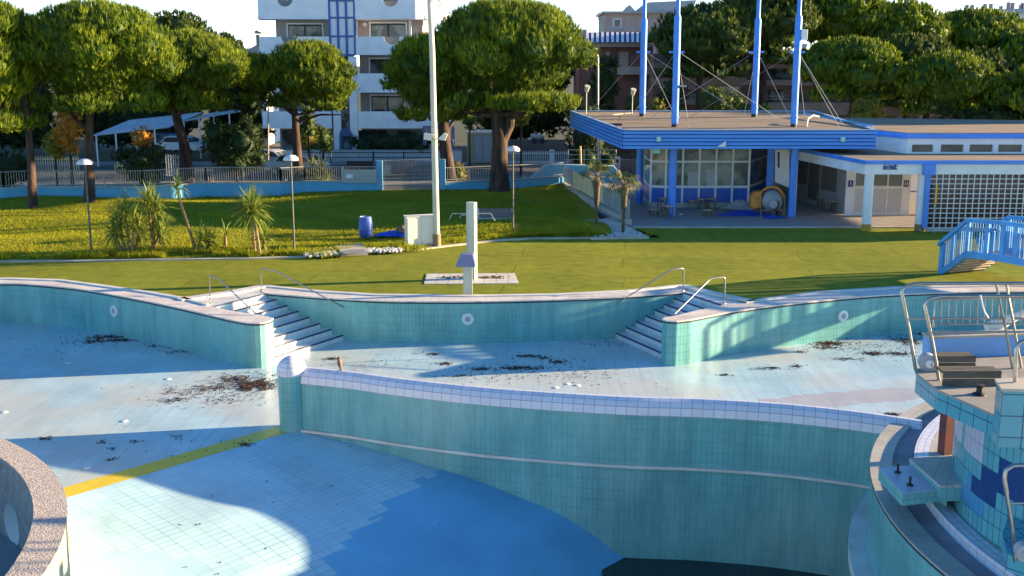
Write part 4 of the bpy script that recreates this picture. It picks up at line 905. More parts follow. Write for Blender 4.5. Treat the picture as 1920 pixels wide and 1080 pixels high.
# glass block wall
gx0 = x+.14; gx1 = 32; b = MB(); b.box(gx0, Yf+.05, .2, gx1, Yf+.2, zb_); obj('glass_blocks', b, M['redglass'], t)
b = MB(); n = 0; xx = gx0; 
while xx < gx1: b.box(xx-.018, Yf+.0, .2, xx+.018, Yf+.05, zb_); xx += .285
zz = .2
while zz < zb_: b.box(gx0, Yf+.001, zz-.016, gx1, Yf+.049, zz+.016); zz += .222
obj('grid', b, M['white'], t); b = MB(); b.box(gx0, Yf-.02, .03, gx1, Yf+.2, .2); obj('plinth', b, M['greyplastic'], t)
# recessed door screen
Yd = G(1650, 404, .03)[1]
def fx(px): return W(px, 365, Yd)[0]
zt_ = zb_
for q_ in ((1586, 1600, 0), (1691, 1706, 0), (1730, 1800, .3)): b = MB(); b.box(fx(q_[0]), Yd+q_[2], .03, fx(q_[1]), Yd+q_[2]+.15, zt_); obj('wall_panel', b, M['whitewall'], t)
b = MB(); b.box(fx(1706), Yd+2.5, .03, fx(1735), Yd+2.6, zt_+.2); obj('lobby_wall', b, mat('teal_grey_lobby', (.12, .17, .18), .8), t)
do = MB(); pn = MB(); gp = MB(); xs = [fx(1600), fx(1632), fx(1662), fx(1691)]; zmid = 1.42
for a, c in zip(xs[:-1], xs[1:]):
    do.box(a, Yd-.03, .03, a+.07, Yd+.06, zt_); gp.box(a+.07, Yd+.01, zmid+.1, c-.0, Yd+.03, zt_-.08); pn.box(a+.09, Yd, .2, c-.02, Yd+.03, zmid-.06)
do.box(xs[-1]-.03, Yd-.03, .03, xs[-1]+.04, Yd+.06, zt_); do.box(xs[0]+.07, Yd-.02, .03, xs[-1]-.03, Yd+.05, .2); do.box(xs[0]+.07, Yd-.021, zmid-.05, xs[-1]-.03, Yd+.05, zmid+.09); do.box(xs[0]+.07, Yd-.02, zt_-.08, xs[-1]-.03, Yd+.05, zt_-.001)
obj('door_frame', do, M['white'], t); obj('door_panel', pn, mat('pale_door_panel', (.55, .55, .60), .5), t); obj('door_glass', gp, mat('frosted_pane', (.20, .24, .25), .3), t)
# boarded side wall running back under the canopy
q0, q1 = G(1583, 401, .03), G(1484, 372, .03); d = Vector((q1[0]-q0[0], q1[1]-q0[1])); L_ = d.length; d.normalize(); nn = Vector((-d.y, d.x))
if nn.x > 0 or nn.y > 0: nn = -nn if (nn.x > 0) else nn
def side(b, u0, u1, z0, z1, o0, o1): b.prism([(q0[0]+d.x*u+nn.x*o, q0[1]+d.y*u+nn.y*o) for u, o in ((u0, o0), (u1, o0), (u1, o1), (u0, o1))], z0, z1)
b = MB(); side(b, 0, L_+3, .03, 3.2, -.2, 0); obj('side_wall', b, mat('grey_side_render', (.34, .32, .31), .9, (.28, .27, .26), 1), t)
b = MB()
for u0, u1, z0 in ((.16, .42, 1.0), (.47, .66, .3), (.70, .98, 1.0)): side(b, L_*u0, L_*u1, z0, 2.7, 0, .05)
obj('shutter', b, mat('taupe_boards', (.15, .125, .11), .8, (.12, .10, .09), 3, stretch=(1, 1, 12)), t)
# upper clerestory volume
Yc = G(1800, 289, Zr)[1]; x0c = W(1700, 280, Yc)[0]; ztc = W(0, 254, Yc)[1]
wins = [(1710, 1750), (1764, 1807), (1818, 1862), (1872, 1917), (1928, 1972), (1984, 2030)]
zw0, zw1 = W(0, 285, Yc)[1], W(0, 271, Yc)[1]
b = MB(); xs = [x0c] + [W(p, 278, Yc)[0] for w_ in wins for p in w_] + [32]
b.box(x0c, Yc, Zr+.02, 32, Yc+.2, zw0); b.box(x0c, Yc, zw1, 32, Yc+.2, ztc-.15)
for k in range(0, len(xs), 2): b.box(xs[k], Yc, zw0, xs[k+1], Yc+.2, zw1)
cb_ = (15.6, 70); b.prism([(x0c, Yc), (x0c, Yc+.2), (cb_[0]+.2, cb_[1]), cb_], Zr, ztc-.15); obj('upper_wall', b, M['whitewall'], t)
b = MB(); b.box(x0c+.2, Yc+.15, zw0-.1, 32, Yc+.19, zw1+.1); obj('clerestory_glass', b, mat('dusky_pane', (.10, .085, .08), .15, (.2, .17, .14), .8), t)
up = [(x0c-.1, Yc-.1), (32, Yc-.1), (32, Yc+12), (cb_[0]-.1, cb_[1]+2), (cb_[0]-.2, cb_[1])]
b = MB(); b.prism(up, ztc-.15, ztc+.1); obj('roof_edge', b, M['blue'], t)
b = MB(); b.prism(offset(up, -.12), ztc+.1, ztc+.13); obj('upper_roof', b, M['roofgravel'], t)
# sign boards: blue field, white lettering
def text(s, x, y, z, size, m, parent, name='lettering'):
    cu = bpy.data.curves.new(name, 'FONT'); cu.body = s; cu.size = size; cu.extrude = .004; cu.align_x = 'CENTER'; cu.align_y = 'CENTER'
    o = bpy.data.objects.new(name, cu); C.objects.link(o); dg = bpy.context.evaluated_depsgraph_get(); me = bpy.data.meshes.new_from_object(o.evaluated_get(dg)); bpy.data.objects.remove(o)
    o = bpy.data.objects.new(name, me); C.objects.link(o); me.materials.clear(); me.materials.append(m)
    off = origin(parent)
    for v in me.vertices: vx, vy, vz = v.co; v.co = (vx + x - off[0], y - vz - off[1], vy + z - off[2])
    o.parent = parent; return o
def sign(lab, px0, py0, px1, py1, Y, words, sub=None):
    x0, z1 = W(px0, py0, Y); x1, z0 = W(px1, py1, Y); t = thing('wall_sign', lab, 'sign', (x0, Y, z0)); b = MB(); b.box(x0-.03, Y-.02, z0-.03, x1+.03, Y, z1+.03); obj('border', b, M['white'], t)
    b = MB(); b.box(x0, Y-.03, z0, x1, Y-.02, z1); obj('board', b, M['signblue'], t)
    cx_, cz_, h = (x0+x1)/2, (z0+z1)/2, z1-z0
    if words: text(words, cx_-.12*(x1-x0), Y-.033, cz_+h*.16, h*.42, M['white'], t)
    if sub: text(sub, cx_-.12*(x1-x0), Y-.033, cz_-h*.24, h*.26, M['white'], t, 'small_lettering')
    return t, cx_, cz_, h
s_, cx_, cz_, h = sign('blue sign with white words and an arrow above the changing-room doors', 1656, 306, 1682, 318, Yf-.01, 'TOILETTE', 'toilets')
b = MB(); ax = cx_+.29; b.box(ax-.012, Yf-.045, cz_-h*.1, ax+.012, Yf-.041, cz_+h*.3); b.vprism([(ax-.06, cz_-h*.1), (ax+.06, cz_-h*.1), (ax, cz_-h*.35)], Yf-.045, Yf-.041); obj('arrow', b, M['white'], s_)
for (px0, px1, lab) in ((1590.5, 1599, 'blue toilet sign left of the white double doors'), (1694.5, 1703, 'blue toilet sign right of the white double doors')):
    s_, cx_, cz_, h = sign(lab, px0, 338, px1, 350, Yd-.0, None)
    b = MB()
    for dx in ((0,) if px0 < 1650 else (-.05, .05)):
        b.box(cx_+dx-.022, Yd-.04, cz_-h*.28, cx_+dx+.022, Yd-.034, cz_+h*.15); b.box(cx_+dx-.018, Yd-.04, cz_+h*.2, cx_+dx+.018, Yd-.034, cz_+h*.34)
    obj('pictogram', b, M['white'], s_)
# two taped poles and a rope line on the deck edge
for px, py0, py1, pt, lab in ((1750, 437, 345, 384, 'thin metal pole with yellow and red tape before the glass blocks, near the downpipe'), (1867, 416, 348, 400, 'thin metal pole with yellow and red tape behind the bridge railing')):
    x, y = G(px, py0 if px < 1800 else 420, 0); t = thing('net_pole', lab, 'pole', (x, y, 0)); zt = W(px, py1, y)[1]; zm_ = W(px, pt, y)[1]
    b = MB(); b.tube([(x, y, 0), (x, y, zm_)], .025, 8); obj('pole', b, M['galv'], t, smooth=60)
    b = MB(); b.tube([(x, y, zm_), (x, y, zt)], .035, 8); obj('yellow_tape', b, M['yellow'], t, smooth=60)
    b = MB(); b.tube([(x+.045, y, zm_), (x+.045, y, zt-.1)], .02, 6); obj('red_tape', b, mat('red_tape', (.6, .04, .02), .5), t, smooth=60)
x0, z0 = W(1752, 395, 50.8); b = MB(); b.tube([(x0, 50.9, z0), (30, 50.9, z0-.02)], .03, 8); tag(obj('barrier_rail', b, M['galv'], None, smooth=60), 'horizontal metal barrier rail in front of the glass block wall', 'barrier')
# ------------------------------------------------------------------ footbridge
ctrl = [(15.5, 40.2, .0), (16.15, 39.0, .92), (17.25, 37.0, .78), (18.9, 34.3, .3), (20.5, 31.5, .0)]
zfix = [W(1765, 514, 40.0)[1], 0, 0]
def bp(px, py, Y): x, z = W(px, py, Y); return (x, Y, z)
nt_ = [bp(1760, 458, 40.2), bp(1814, 413, 39.0), bp(1875, 417, 37.7), bp(1925, 424, 36.9), bp(2020, 452, 35.2)]
nb_ = [bp(1764, 512, 40.2), bp(1812, 476, 39.0), bp(1878, 484, 37.7), bp(1925, 493, 36.9), bp(2020, 520, 35.2)]
ofs = Vector((1.75, .75, 0))
t = thing('footbridge', 'light blue arched footbridge with barred railings and wooden steps at the right edge', 'footbridge', (nb_[0][0], nb_[0][1], 0))
for side_, off in (('near', Vector((0, 0, 0))), ('far', ofs)):
    T = [tuple(Vector(p)+off) for p in nt_]; B = [tuple(Vector(p)+off) for p in nb_]
    def slat(b, p, q, w_, h_):
        d = Vector(q)-Vector(p); n = Vector((-d.y, d.x, 0)).normalized()*w_/2; u = Vector((0, 0, h_/2))
        P = [Vector(p)-n-u, Vector(p)+n-u, Vector(p)+n+u, Vector(p)-n+u]; Q = [Vector(q)-n-u, Vector(q)+n-u, Vector(q)+n+u, Vector(q)-n+u]
        for k in range(4): b.face([P[k], P[(k+1) % 4], Q[(k+1) % 4], Q[k]])
        b.face(P[::-1]); b.face(Q)
    b = MB()
    for p, q in zip(T[:-1], T[1:]): slat(b, p, q, .14, .14)
    hr_ = obj('handrail', b, M['bridge'], t)
    b = MB()
    for p, q in zip(B[:-1], B[1:]): slat(b, p, q, .12, .24)
    obj('stringer', b, M['bridge'], t)
    posts = [0, .42, 1.0, 1.55, 2.0, 2.5, 3, 3.5, 4.0]
    def at(L, u): i = min(int(u), len(L)-2); return lerp(L[i], L[i+1], u-i)
    for u in posts[1:] if True else []:
        p, q = at(B, u), at(T, u); b = MB(); b.bc(p[0], p[1], p[2], .13, .1, q[2]-p[2], -.9); obj('rail_post', b, M['bridge'], t)
    p, q = at(B, 0), at(T, 0); b = MB(); b.bc(p[0], p[1], 0, .15, .15, q[2]+.05, -.9); obj('rail_post', b, M['bridge'], t)
    b = MB(); u = .06
    while u < 4:
        p, q = at(B, u), at(T, u); b.bc(p[0], p[1], p[2], .028, .028, q[2]-p[2], -.9); u += .075
    obj('balusters', b, M['bridge'], t)
b = MB()
for k in range(6):
    p = lerp(nb_[0], nb_[1], (k+.3)/6); q = Vector(p)+ofs; z = .1+.135*k
    dv = Vector((ofs.y, -ofs.x)).normalized()*.3
    b.prism([(p[0]+.06, p[1]), (q.x-.06, q.y), (q.x-.06+dv.x, q.y+dv.y), (p[0]+.06+dv.x, p[1]+dv.y)], z, z+.06)
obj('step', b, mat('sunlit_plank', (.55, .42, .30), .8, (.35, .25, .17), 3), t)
b = MB()
for i in range(1, 4):
    a, c = nb_[i], nb_[i+1]; a2, c2 = Vector(a)+ofs, Vector(c)+ofs
    b.face([a, c, tuple(c2), tuple(a2)])
    b.face([(a[0], a[1], a[2]-.05), (a2.x, a2.y, a2.z-.05), (c2.x, c2.y, c2.z-.05), (c[0], c[1], c[2]-.05)])
obj('bridge_deck', b, M['wood'], t)
# ------------------------------------------------------------------ lamps, mast, cabinet and other things on the lawn
def lamp(px, py, lab, ptop):
    x, y = G(px, py, .1); t = thing('garden_lamp', lab, 'lamp', (x, y, .05), 'mushroom shaped lamps on the lawn'); zt = W(px, ptop, y)[1]
    b = MB(); b.lathe([(.09, .06), (.09, .08), (.04, .09), (.032, zt-.15)], x, y, 10); obj('pole', b, M['lampgrey'], t, smooth=60)
    b = MB(); b.lathe([(.04, zt-.18), (.12, zt-.16), (.31, zt-.16), (.29, zt-.06), (.18, zt+.03), (.001, zt+.07)], x, y, 20); obj('lamp_shade', b, mat('pale_lamp_shade', (.62, .58, .58), .4), t, smooth=50)
lamp(172, 476, 'mushroom lamp at the far left, in front of a pine trunk', 300); lamp(552, 471, 'mushroom lamp right of the tall yucca plants', 293); lamp(962, 437, 'mushroom lamp right of the big forked pine', 276)
x, y = G(819, 461, .05); t = thing('floodlight_mast', 'very tall pale steel mast with two floodlights beside the white cabinet', 'mast', (x, y, .05)); zt = W(812, -60, y)[1]
b = MB(); b.tube([(x, y, .05), (x-.08, y, 8), (x-.2, y, zt)], [.14, .115, .09], 14); obj('pole', b, mat('warm_galvanised_pole', (.60, .56, .46), .45, (.5, .47, .38), 1.2), t, smooth=50)
b = MB(); b.lathe([(.17, .05), (.17, .55), (.15, .56)], x, y, 14); obj('base_sleeve', b, mat('rusty_sleeve', (.25, .18, .12), .8), t, smooth=40)
for sgn, px in ((-1, 804), (1, 830)):
    fx_, fz = W(px, 256, y); b = MB(); b.vprism([(fx_-.2, fz-.1), (fx_+.12*sgn-.05, fz+.16), (fx_+.22, fz+.1), (fx_+.12, fz-.16)], y-.28, y-.1); fl = obj('floodlight', b, mat('pale_floodlight_body', (.58, .56, .5), .4), t, bevel=.02)
    b = MB(); b.tube([(x-.04, y, fz-.1), (fx_, y-.1, fz-.05)], .03, 6); obj('arm', b, M['galv'], t)
x_, z_ = W(828, 10, y); b = MB(); b.tube([(x-.15, y, z_+.25), (x_-.1, y-.05, z_+.2), (x_, y-.1, z_), (x_-.15, y-.1, z_-.05)], .03, 6); obj('cable_hook', b, M['black'], t)
Yc2 = G(790, 464, .05)[1]; x0, z1 = W(763, 408, Yc2); x1, _ = W(815, 406, Yc2); t = thing('electrical_cabinet', 'white two door cabinet at the foot of the tall mast', 'cabinet', (x0, Yc2, .05))
b = MB(); b.prism([(x0, Yc2), (x1, Yc2+.45), (x1-.16, Yc2+.95), (x0-.16, Yc2+.5)], .05, z1); obj('body', b, M['cream'], t, bevel=.012)
xm = (x0+x1)/2; b = MB()
for a, c in ((x0+.03, xm-.01), (xm+.01, x1-.04)):
    ya, yc = Yc2+.45*(a-x0)/(x1-x0), Yc2+.45*(c-x0)/(x1-x0); b.prism([(a, ya-.018), (c, yc-.018), (c, yc-.002), (a, ya-.002)], .15, z1-.06)
obj('door', b, M['cream'], t)
b = MB(); b.prism([(x0-.02, Yc2-.04), (x1+.03, Yc2+.42), (x1-.15, Yc2+.98), (x0-.2, Yc2+.53)], z1, z1+.03); obj('top', b, M['cream'], t)
x, y = G(686, 444, .1); t = thing('barrel', 'blue plastic barrel standing on the shaded lawn', 'barrel', (x, y, .1))
b = MB(); b.lathe([(.001, .1), (.24, .1), (.28, .16), (.3, .4), (.3, .42), (.31, .44), (.3, .46), (.3, .7), (.28, .94), (.25, .97)], x, y, 24); obj('body', b, M['drum'], t, smooth=40)
b = MB(); b.lathe([(.25, .97), (.25, .995), (.235, .985), (.23, .96), (.001, .96)], x, y, 24); obj('lid', b, mat('pale_blue_lid', (.22, .28, .5), .4), t, smooth=40)
x, y = G(740, 441, .1); tarp('blue plastic sheet crumpled on the lawn left of the white cabinet', x, y, .75, .5, .22, 4, .1)
tag(bpy.data.objects[-1] if 0 else tarp('small pink and dark bundle on the blue sheet by the white cabinet', x+.35, y-.05, .3, .2, .32, 6, .25, 'birdc'), None, 'bundle')
# inspection slab and pebbles by the kerb
t = thing('inspection_cover', 'pale stone inspection cover with a dark opening by the lawn kerb', 'cover', (*G(660, 470, .1), .1)); b = MB(); b.prism([G(629, 465, .08), G(679, 461, .08), G(690, 476, .08), G(640, 478, .08)], .02, .2); obj('slab', b, M['kerb'], t)
b = MB(); b.prism([G(640, 470, .2), G(681, 467, .2), G(688, 473, .2), G(646, 476, .2)], .2, .204); obj('opening', b, M['galv'], t)
def pebbles(lab, poly, n, seed, z=.05, s=(.05, .12)):
    random.seed(seed); b = MB(); xs = [p[0] for p in poly]; ys = [p[1] for p in poly]; k = 0
    def inside(x, y):
        c = False
        for i in range(len(poly)):
            a, d = poly[i], poly[i-1]
            if (a[1] > y) != (d[1] > y) and x < (d[0]-a[0])*(y-a[1])/(d[1]-a[1]) + a[0]: c = not c
        return c
    while k < n:
        x, y = random.uniform(min(xs), max(xs)), random.uniform(min(ys), max(ys))
        if inside(x, y): b.ell((x, y, z+random.random()*.03), (random.uniform(*s), random.uniform(*s), random.uniform(*s)*.6), 6, 4); k += 1
    return tag(obj('pebbles', b, M['pebble'], None, smooth=60), lab, 'pebbles', kind='stuff')
pebbles('white pebbles scattered left of the inspection cover', [G(572, 483, .1), G(572, 474, .1), G(620, 466, .1), G(636, 478, .1)], 160, 1, .1)
pebbles('white pebbles scattered right of the inspection cover', [G(686, 474, .1), G(684, 467, .1), G(752, 466, .1), G(752, 472, .1)], 160, 2, .1)
pbp = [G(1096, 414, .05), G(1150, 412, .05), G(1212, 445, .05), G(1112, 445, .05)]
b = MB(); b.prism(pbp, -.05, .06); tag(obj('pebble_bed', b, M['pebble']), kind='structure')
pebbles('bed of white pebbles around the two small palms', pbp, 900, 3, .07, (.04, .09))
b = MB(); b.prism(ribbon([G(1140, 411, .05), G(1176, 429, .05)], .22), -.05, .12); b.prism(ribbon([G(1108, 447, .05), G(1214, 445, .05), G(1190, 434, .05)], .2), -.05, .09); tag(obj('bed_edging', b, M['kerb']), 'stone edging round the pebble bed with the two palms', 'edging')
# slatted bench in the shade
Yb = G(930, 409, .1)[1]; x0, z1 = W(897, 391, Yb); x1, z0 = W(960, 407, Yb); t = thing('swing_seat', 'violet brown slatted seat with white metal arms on the shaded lawn', 'bench', (x0, Yb, .1))
b = MB()
for k in range(26): b.box(x0+(x1-x0)*k/26, Yb, z0, x0+(x1-x0)*(k+.75)/26, Yb+.03, z1)
obj('backrest', b, M['wickbrown'], t); b = MB(); b.box(x0, Yb-.4, z0-.06, x1, Yb, z0-.03); obj('seat', b, M['whitewall'], t); b = MB()
b.tube([(x0-.9, Yb, .1), (x0-.85, Yb, z0+.1), (x0-.1, Yb, z0+.12)], .03, 6); b.tube([(x0, Yb, z1), (x0, Yb, .1)], .03, 6); b.tube([(x1, Yb, z1), (x1+.08, Yb, .1)], .03, 6); obj('frame', b, M['white'], t, smooth=50)
# ------------------------------------------------------------------ blue wall, railings, gate
def line_wall(lab, pts, h, th=.25, z0=-.1, m='bluewall', cap=True):
    t = thing('low_wall', lab, 'wall', (pts[0][0], pts[0][1], 0)); b = MB(); b.prism(ribbon(pts, th), z0, h); obj('wall_body', b, M[m], t)
    if cap: b = MB(); b.prism(ribbon(pts, th+.1), h, h+.06); obj('wall_cap', b, M['galv'], t)
    return t
def railing(lab, pts, z0, h, sp=.13, m='galv', group='railings round the lawn'):
    t = thing('railing', lab, 'railing', (pts[0][0], pts[0][1], z0), group); b = MB(); bb = MB()
    for p, q in zip(pts[:-1], pts[1:]):
        b.tube([(*p, z0+h), (*q, z0+h)], .028, 6); b.tube([(*p, z0+.1), (*q, z0+.1)], .018, 5); L_ = math.dist(p, q); n = max(1, int(L_/sp))
        for k in range(1, n): x, y = lerp(p, q, k/n); bb.box(x-.011, y-.011, z0+.1, x+.011, y+.011, z0+h)
        npst = max(1, round(L_/2.0))
        for k in range(npst+1):
            x, y = lerp(p, q, k/npst); pp = MB(); pp.bc(x, y, z0, .05, .05, h); obj('post', pp, M[m], t)
    obj('rails', b, M[m], t); obj('balusters', bb, M[m], t); return t
bl_ = blue_line
line_wall('long low sky blue wall behind the lawn, left of the gate', bl_[:8], .78); line_wall('low sky blue wall behind the lawn, between the gate and the ramp', bl_[8:], .62)
railing('grey barred railing on the blue wall at the far left, before the pine trunks', bl_[0:4], .84, .85); railing('grey barred railing on the blue wall, middle stretch by the dark shrubs', bl_[3:6], .84, .85); railing('grey barred railing on the blue wall just left of the gate', bl_[5:8], .84, .8)
railing('thin railing on the blue wall between the gate and the ramp', bl_[8:], .68, .8, sp=.16)
gx0, gx1 = bl_[7], bl_[8]; t = thing('wire_gate', 'wide grey mesh gate between two light blue posts behind the lawn', 'gate', (gx0[0], gx0[1], 0)); b = MB()
for k in range(36): x, y = lerp(gx0, gx1, (k+.5)/36); b.box(x-.01, y-.01, .55, x+.01, y+.01, 2.0)
for z in (.55, .75, .95, 1.15, 2.0): b.tube([(*gx0, z), (*gx1, z)], .016, 5)
obj('mesh', b, M['galv'], t)
for g_ in (gx0, gx1): b = MB(); b.bc(g_[0], g_[1], 0, .35, .3, 2.0); obj('gate_post', b, mat('pale_blue_post', (.16, .38, .56), .7), t)
b = MB(); b.prism([gx0, gx1, (gx1[0], gx1[1]+1.2), (gx0[0], gx0[1]+1.2)], 0, .5); b.prism([(gx0[0]+.1, gx0[1]-.5), (gx1[0], gx1[1]-.5), gx1, gx0], 0, .22); tag(obj('gate_steps', b, M['paving']), 'low concrete steps at the foot of the mesh gate', 'steps')
# ramp fence with beige panels, and curved blue parapet behind
rp = [(3.25, 69.6), (3.9, 63.5), (4.7, 57.5), (5.55, 52.6)]
t = thing('ramp_fence', 'fence of beige and grey panels along the ramp beside the terrace', 'fence', (rp[0][0], rp[0][1], 0)); b = MB(); b.prism(ribbon(rp, .25), -.1, .3); obj('kerb', b, M['kerb'], t)
for k in range(12):
    p, q = lerp(rp[0], rp[-1], k/12), lerp(rp[0], rp[-1], (k+1)/12); d = Vector((q[0]-p[0], q[1]-p[1]))
    b = MB(); b.prism(ribbon([lerp(p, q, .04), lerp(p, q, .96)], .04), .35, 1.25); obj('panel', b, M['shade'] if 2 <= k < 8 else M['greypanel'], t)
    b = MB(); b.bc(p[0], p[1], .2, .05, .05, 1.1); obj('post', b, M['galv'], t)
Yp = 72.0; t = thing('curved_parapet', 'sky blue parapet with a swept up curved top beyond the ramp', 'wall', (2, Yp, 0)); b = MB()
b.vprism([W(990, 352, Yp), W(1160, 352, Yp), W(1158, 320, Yp), W(1150, 312, Yp), W(1035, 309, Yp), W(1022, 312, Yp), W(1008, 325, Yp), W(990, 338, Yp)], Yp, Yp+.25); obj('wall_body', b, M['bluewall'], t)
b = MB(); b.tube([wp(1158, 322, Yp+.12), wp(1150, 312, Yp+.12), wp(1035, 309, Yp+.12), wp(1022, 311, Yp+.12), wp(1008, 324, Yp+.12), wp(990, 337, Yp+.12)], .07, 6); obj('wall_cap', b, mat('pale_blue_cap', (.35, .48, .62), .6), t, smooth=60)
# terrace back: wall and street side beyond the kiosk
b = MB(); b.fb(1160, 300, 1215, 360, 74, .2); tag(obj('service_wall', b, M['brown']), 'brown rendered wall between the ramp and the kiosk', 'wall')
t = thing('intercom_pillar', 'small pale pillar with an intercom plate left of the kiosk', 'pillar', wp(1158, 345, 73)); b = MB(); b.fb(1153, 295, 1163, 348, 73, .3); obj('pillar', b, M['greyplastic'], t); b = MB(); b.fb(1155, 299, 1160, 305, 72.98, .02); obj('plate', b, M['black'], t)
b = MB(); Y = 74.5
for py in (281, 290, 299): b.tube([wp(1065, py, Y), wp(1155, py, Y)], .03, 5)
for px in (1065, 1095, 1125, 1155): b.tube([wp(px, 281, Y), wp(px, 312, Y)], .03, 5)
tag(obj('pipe_railing', b, M['galv']), 'three rail pipe fence above the curved blue parapet', 'railing')
b = MB(); b.tube([wp(1089, 310, 73), wp(1088, 274, 73)], .07, 8); tag(obj('marker_post', b, mat('orange_lit_post', (.55, .36, .15), .7), None, smooth=50), 'thin orange lit post rising behind the curved blue parapet', 'post')  # orange sunlight painted into the post colour
# ------------------------------------------------------------------ street side things
def street_fence(lab, px0, px1, py_t, py_b, Y, m='galv', sp=6, mm=None):
    t = thing('street_fence', lab, 'fence', wp(px0, py_b, Y)); b = MB(); x0, z1 = W(px0, py_t, Y); x1, z0 = W(px1, py_b, Y)
    z0 = max(z0, -.1); n = int((x1-x0)/.14); bb = MB()
    for k in range(n+1): x = x0+(x1-x0)*k/n; bb.box(x-.022, Y, z0, x+.022, Y+.03, z1)
    b.box(x0, Y-.03, z0+.12, x1, Y, z0+.18); b.box(x0, Y-.03, z1-.2, x1, Y, z1-.14); obj('rails', b, M[m], t); obj('pickets', bb, M[m], t); return t
street_fence('pale picket fence behind the railing, between the two left pine trunks', 62, 150, 293, 345, 68, 'shade'); street_fence('short ochre picket fence behind the railing by the dark shrubs', 215, 245, 306, 345, 68, 'shade')
street_fence('white picket fence beside the leaning pine trunk under the carport', 310, 340, 290, 330, 72, 'white'); street_fence('ochre picket fence right of the leaning pine trunk', 366, 400, 314, 345, 70, 'shade')
street_fence('grey street fence behind the gate', 560, 812, 283, 318, 86.5); 
Y = 87.3; t = thing('garden_wall', 'long white garden wall in front of the apartment block', 'wall', wp(470, 305, Y)); b = MB(); b.fb(440, 283, 866, 312, Y, .2); obj('wall_body', b, M['whitewall'], t); b = MB(); b.fb(440, 281, 866, 283.5, Y-.04, .3); obj('wall_cap', b, M['greyplastic'], t)
b = MB(); Y = 83.5
for px in (560, 620, 700, 757, 812): b.tube([wp(px, 284, Y), wp(px, 305, Y)], .05, 6)
for py in (286, 295): b.tube([wp(560, py, Y), wp(812, py, Y)], .03, 5)
tag(obj('street_barrier', b, M['black']), 'dark pipe barrier along the far pavement', 'barrier')
street_fence('white barred sliding gate behind the lawn lamp, right of the big pine', 952, 1030, 283, 307, 86, 'white'); street_fence('short white barred gate left of the dark hedge', 1040, 1065, 283, 307, 86, 'white')
t = thing('gate_pillar', 'white pillar between the two white gates', 'pillar', wp(1035, 307, 85.9)); b = MB(); b.fb(1031, 281, 1039, 308, 85.9, .3); obj('pillar', b, M['whitewall'], t); b = MB(); b.fb(1033, 284, 1037, 286, 85.87, .03); obj('letter_slot', b, M['black'], t)
Y = 85; t = thing('utility_kiosk', 'yellowish utility cabin with a grey double door left of the big pine', 'cabin', wp(876, 305, Y)); b = MB(); b.fb(876, 251, 929, 306, Y, 2.5); obj('body', b, mat('yellow_render', (.34, .31, .17), .85, (.28, .26, .15), 1), t); b = MB(); b.fb(874, 247, 931, 251, Y-.1, 2.7); obj('roof', b, M['kerb'], t)
for a, c in ((890, 904), (905, 919)): b = MB(); b.fb(a, 254, c, 303, Y-.04, .04); obj('door', b, mat('grey_steel_door', (.26, .27, .32), .5), t)
Y = 84; t = thing('portal_frame', 'blue grey metal portal frame behind the tall mast', 'portal', wp(795, 270, Y)); b = MB(); b.fb(793, 236, 799, 272, Y, .2); b.fb(846, 236, 852, 272, Y, .2); b.fb(799, 236, 846, 241, Y, .2); obj('frame', b, mat('blue_grey_frame', (.12, .16, .30), .5), t)
b = MB(); b.fb(828, 262, 850, 282, 83, .8); tag(obj('waste_container', b, mat('blue_container', (.06, .10, .26), .5), None, bevel=.05), 'blue waste container under the portal frame', 'container')
t = thing('scooter', 'parked scooter with clutter on the brown forecourt right of the big pine', 'scooter', wp(1010, 265, 88)); Y = 88
b = MB(); b.tube([wp(1001, 262, Y), wp(1004, 250, Y), wp(1001, 246, Y)], .06, 6); b.ell(wp(1010, 257, Y), (.45, .2, .22)); obj('body', b, M['galv'], t, smooth=50)
for px in (1002, 1016): x, z = W(px, 264, Y); b = MB(); b.tube([(x, Y-.06, z), (x, Y+.06, z)], .25, 12); obj('wheel', b, M['black'], t)
b = MB(); b.fb(995, 252, 1004, 263, 89, 1.0); tag(obj('storage_box', b, M['greyplastic'], None, bevel=.04), 'pale storage box beside the scooter on the forecourt', 'box')
b = MB(); b.fb(940, 262, 1060, 300, 92, .3); tag(obj('forecourt_wall', b, M['brown']), 'low brown forecourt wall behind the white gates', 'wall')
def street_lamp(lab, px, py_b, py_t, Y, hook=1):
    t = thing('street_lamp', lab, 'lamp', wp(px, py_b, Y)); b = MB(); b.tube([wp(px, py_b, Y), wp(px, py_t+16, Y), wp(px-3*hook, py_t+4, Y), wp(px-6*hook, py_t, Y)], .07, 8); obj('pole', b, M['galv'], t, smooth=50); b = MB(); b.ell(wp(px-7*hook, py_t+.5, Y-.2), (.3, .22, .1)); obj('lamp_head', b, M['white'], t, smooth=50)
street_lamp('tall curved grey street lamp left of the canopy roof', 1121, 300, 92, 78)
b = MB(); b.tube([wp(503, 300, 73), wp(503, 193, 73)], .05, 8); tag(obj('thin_post', b, mat('rust_post', (.4, .3, .22), .7), None, smooth=50), 'thin rusty post standing left of the round crowned pine', 'post')
